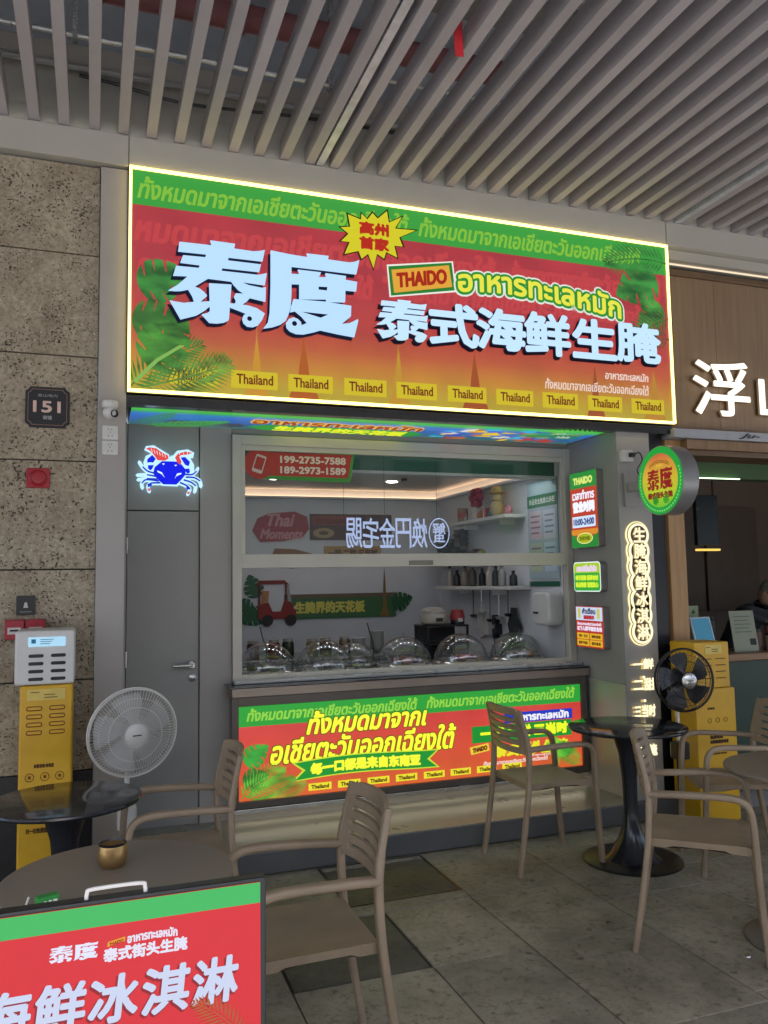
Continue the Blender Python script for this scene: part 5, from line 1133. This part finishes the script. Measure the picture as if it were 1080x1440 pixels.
t = thing('juicer', 'red and black appliance beside the rice cooker', 'appliance', (2.96, 6.42, 1.229)); MB().lathe([(0, 0), (.06, 0), (.06, .07), (.045, .09), (.0, .1)], 20).build('base', BLACKM, t, 40); MB().lathe([(.061, .03), (.066, .06), (.05, .12), (0, .125)], 20).build('lid', pm('appliance_red', (.3, .03, .03), .3), t, 40); MB().box(-.02, .02, -.066, -.058, .02, .05).build('display', flat('c0c0c0'), t)
for i, x in enumerate((1.18, 2.0)):
    t = thing('hanging_wire', ['black wire standing up behind the leftmost dome', 'black wire standing up behind the third dome'][i], 'wire', (x, 5.9, .99)); MB().tube(smoothpath([(0, 0, 0), (.02, 0, .12), (-.01, 0, .22), (-.03, 0, .3)], 5), .004, 6).build('wire_run', BLACKM, t, 30)
MBsh = MB().box(.86, 3.36, 5.6, 5.92, .955, .99)
t = thing('display_shelf', 'long display shelf carrying the clear domes', 'shelf'); MBsh.build('shelf_board', pm('shelf_dark', (.06, .06, .065), .3), t, bevel=.003)
MB().box(.86, 3.36, 5.62, 5.9, .1, .953).build('shelf_body', GREY2, t)
# domes
food = ['5a6a2a', '6a6a62', '4a4038', '8a5a44', '9a5048', '7a7468', '3f5a2a']
pos = [('leftmost', 1.115, 5.50, .195), ('second', 1.515, 5.48, .195), ('third and smallest', 1.80, 5.70, .155), ('middle', 2.11, 5.50, .195), ('fifth', 2.555, 5.50, .20), ('sixth', 3.03, 5.53, .195), ('rightmost', 3.22, 5.80, .165)]
dm = glass('dome_acrylic', (.95, .96, .96), 1.75)
for i, (w, x, y, r_) in enumerate(pos):
    t = thing('food_dome', '%s clear food dome on the counter, counted from the left' % w, 'food dome', (x, y, .995), group='clear domes along the window')
    MB().lathe([(0, .012), (r_*.98, .012), (r_*1.04, .022), (r_*1.06, .018), (r_*1.0, .0), (0, .0)], 36).build('tray', STEEL, t, 40)
    pr_ = [(r_*math.cos(R(a)), .02+r_*.98*math.sin(R(a))) for a in range(0, 91, 9)]; pi_ = [((r_-.004)*math.cos(R(a)), .02+(r_-.004)*.98*math.sin(R(a))) for a in range(90, -1, -9)]
    MB().lathe(pr_+pi_, 44).build('dome', dm, t, 60)
    MB().lathe([(r_, .018), (r_+.004, .022), (r_, .028), (r_-.004, .022), (r_, .018)], 40).build('rim', STEEL, t, 60)
    MB().sphere((0, 0, .022+r_*.98+.012), .012, 12, 8).build('knob', CLEAR, t, 60)
    rs2 = random.Random(i)
    for k in range(7):
        a = rs2.uniform(0, 6.28); d_ = rs2.uniform(0, r_*.55); MB().sphere((d_*math.cos(a), d_*math.sin(a), .03+rs2.uniform(0, .02)), (rs2.uniform(.02, .045), rs2.uniform(.02, .04), rs2.uniform(.012, .03)), 10, 7).build('food_piece', flat(food[i], .35), t, 60)
for i in range(6):
    x = 1.0+.42*i
    t = thing('label_card', 'small clear price card on the sill, %s from the left' % ['first', 'second', 'third', 'fourth', 'fifth', 'sixth'][i], 'price card', (x+.18, 5.20, .9925), group='price cards along the sill'); MB().disc(0, 0, .045, 0, .004, 20, .02).build('card', flat('a8aaa8', .2), t)
t = thing('leafy_herbs', 'small bunch of green herbs between the right domes', 'herbs', (3.13, 5.80, .992))
m = MB(); rh = random.Random(2)
for k in range(120):
    P0 = Vector((rh.gauss(0, .045), rh.gauss(0, .03), abs(rh.gauss(.07, .05)))); d_ = Vector((rh.gauss(0, 1), rh.gauss(0, 1), rh.gauss(.4, .6))).normalized(); s_ = d_.orthogonal().normalized(); l_ = rh.uniform(.02, .04)
    m.add([P0, P0+d_*l_*.5+s_*l_*.25, P0+d_*l_, P0+d_*l_*.5-s_*l_*.25], [(0, 1, 2, 3)])
m.build('leaves', pm('herb_green', (.05, .14, .04), .5, 0, .4, 40), t, kind='stuff')
# ============================================================ NEIGHBOURING SHOP
WOOD = wood_mat('tan_wood', (.20, .115, .055), (.27, .165, .085), .5, 2)
WOODF = wood_mat('fascia_wood', (.225, .145, .082), (.275, .185, .11), .5, 2)
nb = thing('neighbour_shop', 'wood fronted drinks shop right of the kiosk', 'shop', (6.0, 4.7, 0)); NK = Matrix.Translation((-6, -4.7, 0))
def npart(mb, name, mat, parent=None, **k): mb.xf(NK); return mb.build(name, mat, parent or nb, **k)
for x0, x1 in ((3.845, 4.352), (4.354, 5.28), (5.282, 6.2), (6.202, 7.2), (7.202, 8.2)): npart(MB().box(x0, x1, 4.74, 4.80, 2.66, 3.80), 'fascia_panel', WOODF, bevel=.002)
npart(MB().box(3.84, 8.2, 4.80, 4.95, 2.5, 3.97), 'fascia_back', DARK)
npart(MB().box(3.84, 8.2, 4.715, 4.80, 3.80, 3.845), 'cornice', wood_mat('dark_wood', (.12, .07, .035), (.16, .10, .05), .5, 0), bevel=.004)
npart(MB().box(3.84, 8.2, 4.715, 4.73, 3.877, 3.884), 'led_line', em('ffe8c8', 1.0))
npart(MB().box(3.84, 8.2, 4.66, 4.79, 3.886, 3.957), 'cornice', BAND)
lg = npart(MB().box(3.82, 8.2, 4.60, 4.78, 2.572, 2.636), 'ledge', pm('ledge_white', (.36, .37, .40), .4), bevel=.003)
m = MB(); put(m, 'Ju-', 0, 0, .20, .045, .002, .002, .45); m.xf(Matrix.Translation((4.38, 4.597, 2.58)) @ FX); m.xf(NK); m.build('lettering', flat('2a2c34'), lg)
npart(MB().box(3.95, 8.2, 4.63, 4.80, 2.50, 2.568), 'ledge_trim', WOOD, bevel=.002)
npart(MB().box(3.95, 8.2, 4.66, 4.93, 2.46, 2.498), 'soffit', MATS['dark_wood'])
npart(MB().box(3.815, 3.955, 4.70, 4.84, 0, 2.57), 'post', wood_mat('post_wood', (.33, .185, .075), (.42, .25, .11), .45, 2), bevel=.004)
npart(MB().box(3.80, 3.814, 4.73, 4.90, 0, 2.57), 'post_edge', MATS['dark_wood'])
npart(MB().box(3.80, 3.97, 4.9, 7.6, 0, 3.0), 'side_wall', pm('shop_brown', (.17, .122, .088), .6, 0, .1, 2))
npart(MB().box(3.9, 9.0, 7.6, 7.7, 0, 3.0), 'back_wall', MATS['shop_brown'])
npart(MB().box(9.0, 9.1, 4.8, 7.6, 0, 3.0), 'far_wall', MATS['shop_brown'])
npart(MB().box(3.9, 9.0, 4.95, 7.6, 2.95, 3.05), 'shop_ceiling', pm('shop_ceiling', (.12, .11, .10), .8))
npart(MB().box(3.98, 8.9, 5.6, 5.75, 2.44, 2.66), 'green_header', pm('shop_green', (.07, .14, .06), .5))
npart(MB().box(4.0, 5.3, 5.57, 5.585, 2.432, 2.440), 'led_line', em('d8ffc8', 3))
npart(MB().box(3.97, 8.9, 4.97, 5.45, .955, 1.005), 'counter_top', wood_mat('counter_wood', (.22, .12, .06), (.3, .17, .085), .4, 0), bevel=.004)
npart(MB().box(3.97, 8.9, 5.0, 5.06, 0, .953), 'counter_front', pm('counter_green', (.022, .05, .035), .45))
for nmx, x0, x1 in (('wall_panel', 5.9, 6.6), ('wall_panel', 6.65, 7.4)): npart(MB().box(x0, x1, 7.56, 7.6, 1.2, 2.4), nmx, pm('wall_panel_brown', (.11, .08, .055), .5))
for i, (ch, x0, z0, x1, z1) in enumerate((('浮', 4.085, 2.765, 4.605, 3.18), ('山', 4.69, 2.765, 5.15, 3.15), ('茶', 5.25, 2.765, 5.75, 3.18))):
    if i == 2: continue
    t = thing('channel_letter', ['white lit channel character on the wood fascia', 'cut off white lit character at the right edge'][i], 'sign', M=frame('F', (x0, 4.735, z0)), group='lit characters on the wood fascia')
    m = MB(); put(m, ch, 0, 0, x1-x0, z1-z0, .04, .007, nb=12); m.build('lit_face', em('fff6e6', 1.5), t)
    m = MB(); put(m, ch, .0, 0, x1-x0, z1-z0, .02, .006, nb=8); put(m, ch, .0, 0, x1-x0, z1-z0, .003, .006, nb=8); m.build('return_edge', flat('6a5236'), t)
t = thing('hanging_screen', 'dark hanging menu screen inside the drinks shop', 'screen', (5.66, 6.4, 1.9))
MB().box(-.13, .13, 0, .05, 0, .49).build('panel', pm('screen_dark', (.018, .03, .035), .25), t, bevel=.004); MB().box(-.13, .13, -.01, .04, -.055, -.035).build('lamp_strip', em('ffd060', 1.2), t)
for x in (-.1, .1): MB().box(x-.006, x+.006, .02, .03, .49, 1.04).build('hanger', BLACKM, t)
t = thing('order_tablet', 'blue order screen in a white frame on the drinks counter', 'tablet', (4.47, 5.12, 1.006), R(8))
q = MB().box(-.115, .105, -.008, .008, .06, .285).xf(Matrix.Rotation(R(-14), 4, 'X')); q.build('bezel', flat('b8c0c8', .3), t, bevel=.004)
q = MB().box(-.10, .09, -.0095, -.0085, .072, .272).xf(Matrix.Rotation(R(-14), 4, 'X')); q.build('screen', em('3d87a8', .55), t)
MB().box(-.05, .05, -.03, .09, 0, .012).build('foot', flat('b8b8b8'), t, bevel=.003); MB().box(-.02, .02, .03, .05, .01, .15).build('stem', flat('8a8a8a'), t)
t = thing('price_card', 'pale green card above the blue order screen', 'card', (4.50, 5.30, 1.006)); MB().box(-.05, .05, 0, .004, .0, .36).build('card', flat('8a9a78'), t); MB().poly([(-.02, .30), (.02, .30), (0, .335)], .001).xf(FX).build('mark', flat('2a3a28'), t); MB().box(-.05, .05, -.03, .03, 0, .012).build('stand', flat('6a6a68'), t)
t = thing('menu_stand', 'grey green menu card leaning on the drinks counter', 'menu', (4.84, 5.10, 1.006), R(-6))
q = MB().box(-.12, .10, -.003, .003, .0, .32).xf(Matrix.Rotation(R(-10), 4, 'X')); q.build('card', flat('8f9682'), t)
q = MB().box(.03, .085, -.0045, -.0035, .05, .10).xf(Matrix.Rotation(R(-10), 4, 'X')); q.build('black_block', flat('1c1c1c'), t)
for k in range(5):
    q = MB().box(-.09, .06-.02*(k % 2), -.0045, -.0035, .27-.03*k, .278-.03*k).xf(Matrix.Rotation(R(-10), 4, 'X')); q.build('text_line', flat('66705c'), t)
MB().box(-.09, .07, .01, .07, 0, .01).build('foot', flat('4a4a48'), t)
rn = random.Random(4)
nm_ = ['dark', 'olive', 'black', 'brown', 'pale', 'pinkish']
for i, (x, y, h_, c) in enumerate(((4.62, 5.28, .22, '30322c'), (4.70, 5.36, .26, '4a4a36'), (4.60, 5.40, .18, '1c1e20'), (5.02, 5.2, .16, '5a4034'), (5.13, 5.15, .13, '9a8a7c'), (5.22, 5.25, .2, '7a4a48'))):
    t = thing('canister', '%s canister on the drinks shop counter' % nm_[i], 'canister', (x, y, 1.006), group='canisters on the drinks counter'); MB().lathe([(0, 0), (.045, 0), (.048, .01), (.048, h_*.8), (.04, h_*.86), (.04, h_), (0, h_)], 18).build('body', flat(c, .4), t, 40); MB().lathe([(.042, h_*.9), (.042, h_*1.03), (0, h_*1.04)], 16).build('lid', flat('262624'), t, 40)
# person behind the drinks counter, bending forward
pe = thing('person', 'person in dark top and patterned cap bending behind the drinks counter', 'person', (5.72, 5.95, 0), R(20))
J = {'pelvis': ((0, .25, .92), .15), 'waist': ((0, .16, 1.05), .145), 'chest': ((0, .02, 1.20), .155), 'neck': ((0, -.08, 1.31), .06), 'head0': ((-.01, -.13, 1.37), .055),
     'shL': ((-.19, -.0, 1.27), .068), 'elL': ((-.36, -.10, 1.28), .05), 'wrL': ((-.16, -.28, 1.15), .034), 'haL': ((-.10, -.33, 1.12), .032),
     'shR': ((.19, .02, 1.26), .068), 'elR': ((.30, -.12, 1.10), .05), 'wrR': ((.16, -.30, 1.08), .034), 'haR': ((.11, -.34, 1.08), .032),
     'hiL': ((-.1, .26, .86), .1), 'knL': ((-.11, .2, .48), .068), 'anL': ((-.11, .26, .08), .045), 'toL': ((-.12, .12, .04), .04),
     'hiR': ((.1, .26, .86), .1), 'knR': ((.11, .2, .48), .068), 'anR': ((.11, .26, .08), .045), 'toR': ((.12, .12, .04), .04)}
Ed = [('pelvis', 'waist'), ('waist', 'chest'), ('chest', 'neck'), ('neck', 'head0'), ('chest', 'shL'), ('shL', 'elL'), ('elL', 'wrL'), ('wrL', 'haL'), ('chest', 'shR'), ('shR', 'elR'), ('elR', 'wrR'), ('wrR', 'haR'),
      ('pelvis', 'hiL'), ('hiL', 'knL'), ('knL', 'anL'), ('anL', 'toL'), ('pelvis', 'hiR'), ('hiR', 'knR'), ('knR', 'anR'), ('anR', 'toR')]
ks = list(J); me = bpy.data.meshes.new('body'); me.from_pydata([J[k][0] for k in ks], [(ks.index(a), ks.index(b)) for a, b in Ed], [])
ob = bpy.data.objects.new('body', me); COL.objects.link(ob); ob.parent = pe
md = ob.modifiers.new('skin', 'SKIN'); sv = me.skin_vertices[0].data
for i, k in enumerate(ks): sv[i].radius = (J[k][1], J[k][1]*(.75 if k in ('chest', 'waist', 'pelvis') else 1)); sv[i].use_root = (k == 'pelvis')
md.use_smooth_shade = True; ob.modifiers.new('subsurf', 'SUBSURF').render_levels = 2; ob.modifiers['subsurf'].levels = 2
me.materials.append(pm('dark_top', (.022, .026, .03), .8, 0, .2, 20))
SKIN = pm('skin', (.42, .25, .18), .5, 0, .08, 14)
hd = MB(); 
Hm = Matrix.Translation((-.02, -.17, 1.43)) @ Matrix.Rotation(R(28), 4, 'X')
hd.sphere((0, 0, 0), (.075, .092, .11), 22, 16); hd.xf(Hm); ho = hd.build('head', SKIN, pe, 60)
MB().poly([(-.012, -.03), (.012, -.03), (.006, .02), (-.006, .02)], .085, .11).xf(Hm @ Matrix.Rotation(R(90), 4, 'X')).build('nose', SKIN, ho, 40, bevel=.004)
for s in (-1, 1):
    MB().sphere((.03*s, -.082, .012), (.012, .008, .007), 10, 6).xf(Hm).build('eye', flat('1c1614'), ho, 60); MB().sphere((.076*s, .01, 0), (.012, .02, .03), 10, 8).xf(Hm).build('ear', SKIN, ho, 60)
MB().sphere((0, -.083, -.05), (.022, .008, .006), 10, 6).xf(Hm).build('mouth', flat('8a4a44'), ho, 60)
CAPM = pm('cap_cloth', (.16, .16, .14), .9, 0, .5, 40)
cpp = MB().lathe([(.094, .012), (.096, .04), (.088, .085), (.06, .118), (0, .128)], 26).xf(Hm @ Matrix.Scale(.86, 4, (1, 0, 0))); co_ = cpp.build('cap', CAPM, pe, 50)
MB().poly([(.075*math.cos(R(a)), -.06+.085*math.sin(R(a))) for a in range(180, 361, 15)], .014, .020).xf(Hm @ Matrix.Translation((0, -.02, .01))).build('peak', CAPM, co_, 40)
for s, wr in ((-1, (-.16, -.28, 1.15)), (1, (.16, -.30, 1.08))):
    ha = MB(); ha.sphere((0, 0, 0), (.026, .042, .016), 14, 10)
    for k, (dx, l_) in enumerate(((-.02, .06), (-.007, .07), (.007, .066), (.02, .052))): ha.tube(smoothpath([(dx, -.03, 0), (dx*1.1, -.03-l_*.5, -.002), (dx*1.1, -.03-l_*.85, -.02), (dx, -.03-l_*.95, -.035)], 4), .0085, 8)
    ha.tube(smoothpath([(-.022*s, 0, 0), (-.042*s, -.02, -.004), (-.045*s, -.045, -.012)], 4), .0095, 8)
    ha.xf(Matrix.Translation(Vector(wr)+Vector((-.045*s, -.045, -.02))) @ Matrix.Rotation(R(30*s), 4, 'Z') @ Matrix.Rotation(R(20), 4, 'X')); ha.build('hand', SKIN, pe, 60)

# ============================================================ LITTER ON THE PAVING
t = thing('bottle_cap', 'tiny shiny bottle cap on the paving under the right chair', 'litter', (2.62, 2.86, .002)); MB().lathe([(0, .006), (.011, .006), (.014, .004), (.016, 0), (.0145, 0), (.011, .004), (0, .0045)], 18).build('cap_shell', STEEL, t, 40)  # a dropped bottle cap, modelled as a small steel shell
for i, (x, y) in enumerate(((2.75, 3.72), (2.28, 3.36))):
    t = thing('leaf_litter', ['dry brown leaf scrap near the black table base', 'dry brown leaf scrap between the chairs'][i], 'leaf', (x, y, .003), R(40*i)); MB().add([(-.02, 0, 0), (0, -.009, .004), (.022, 0, .001), (0, .009, .003)], [(0, 1, 2, 3)]).build('blade', flat('2a2418'), t)

# ============================================================ MORE KITCHEN CLUTTER
for i in range(5):
    t = thing('ladle', 'steel ladle hanging under the lower shelf, %s from the window' % ['nearest', 'second', 'third', 'fourth', 'farthest'][i], 'ladle', (3.36, 6.25+.17*i, 1.51), group='ladles under the lower shelf')
    l_ = .20+.03*(i % 3); MB().tube(smoothpath([(0, 0, 0), (.004, 0, -.02), (0, 0, -l_)], 4), .004, 6).build('handle', STEEL if i % 2 else BLACKM, t, 40)
    MB().lathe([(0, -.03), (.025, -.022), (.036, 0), (.033, 0), (.022, -.018), (0, -.025)], 14, (0, 0, -l_)).build('bowl', STEEL if i % 2 else BLACKM, t, 50)
jc = ['4a2c20', '7a3a28', '2c3a24', '8a7a4a', '3a3030', '6a5a44']
for i in range(6):
    t = thing('sauce_jar', '%s sauce jar on the back bench' % ['brown', 'red', 'green', 'ochre', 'dark', 'tan'][i], 'jar', (1.35+.17*i+.03*(i % 2), 7.25+.05*(i % 3), .942), group='sauce jars on the back bench')
    MB().lathe([(0, 0), (.05, 0), (.055, .01), (.055, .11), (.045, .13), (0, .13)], 18).build('jar_body', flat(jc[i], .2), t, 40); MB().lathe([(.048, .131), (.048, .155), (0, .157)], 18).build('lid', flat('a8a49c'), t, 40)
for i, (x, y, n_) in enumerate(((2.35, 7.3, 6), (2.55, 7.35, 9))):
    t = thing('bowl_stack', ['short stack of white bowls on the back bench', 'tall stack of white bowls on the back bench'][i], 'bowls', (x, y, .942))
    for k in range(n_): MB().lathe([(.03, 0), (.055, .02), (.07, .05), (.067, .05), (.05, .02), (.0, .006)], 18, (0, 0, .018*k)).build('bowl', WHITEP, t, 40)
for i in range(4):
    t = thing('plush_toy', '%s small plush ball on the upper shelf' % ['pink', 'teal', 'orange', 'white'][i], 'toy', (3.31, 6.10+.0*i+[.0, .30, .52, .86][i], 2.145)); c_ = ['b87a84', '3f7a78', 'b8703a', 'c8c4bc'][i]
    MB().sphere((0, 0, .035), .036, 12, 8).build('body', flat(c_, .9), t, 60)
    for s_ in (-1, 1): MB().sphere((0, .02*s_, .07), .013, 8, 6).build('ear', flat(c_, .9), t, 60)
t = thing('apron', 'dark apron hanging on the inner right wall below the shelf', 'apron', (3.40, 6.20, 1.0))
v = []; f = []
for i in range(7):
    for j in range(6): v.append((-.012-.010*math.sin(j*1.7+i*.3), -.11+.22*i/6*(1 if j < 4 else .6)+(0 if j < 4 else .044), .36*j/5))
for i in range(6):
    for j in range(5): k = i*6+j; f.append((k, k+6, k+7, k+1))
MB().add(v, f).build('cloth', pm('apron_cloth', (.03, .035, .04), .9), t, 60)

for i, (x, y, n_) in enumerate(((4.98, 5.32, 7), (5.08, 5.36, 9), (5.32, 5.34, 6))):
    t = thing('paper_cup_stack', ['left', 'middle', 'right'][i]+' stack of pale paper cups on the drinks counter', 'cups', (x, y, 1.006), group='paper cup stacks on the drinks counter')
    for k in range(n_): MB().lathe([(0, 0), (.028, 0), (.04, .10), (.042, .101), (.042, .105), (.038, .104), (.026, .004)], 16, (0, 0, .022*k)).build('paper_cup', flat(['a8a292', '8a8274', 'b0a8a0'][i]), t, 40)
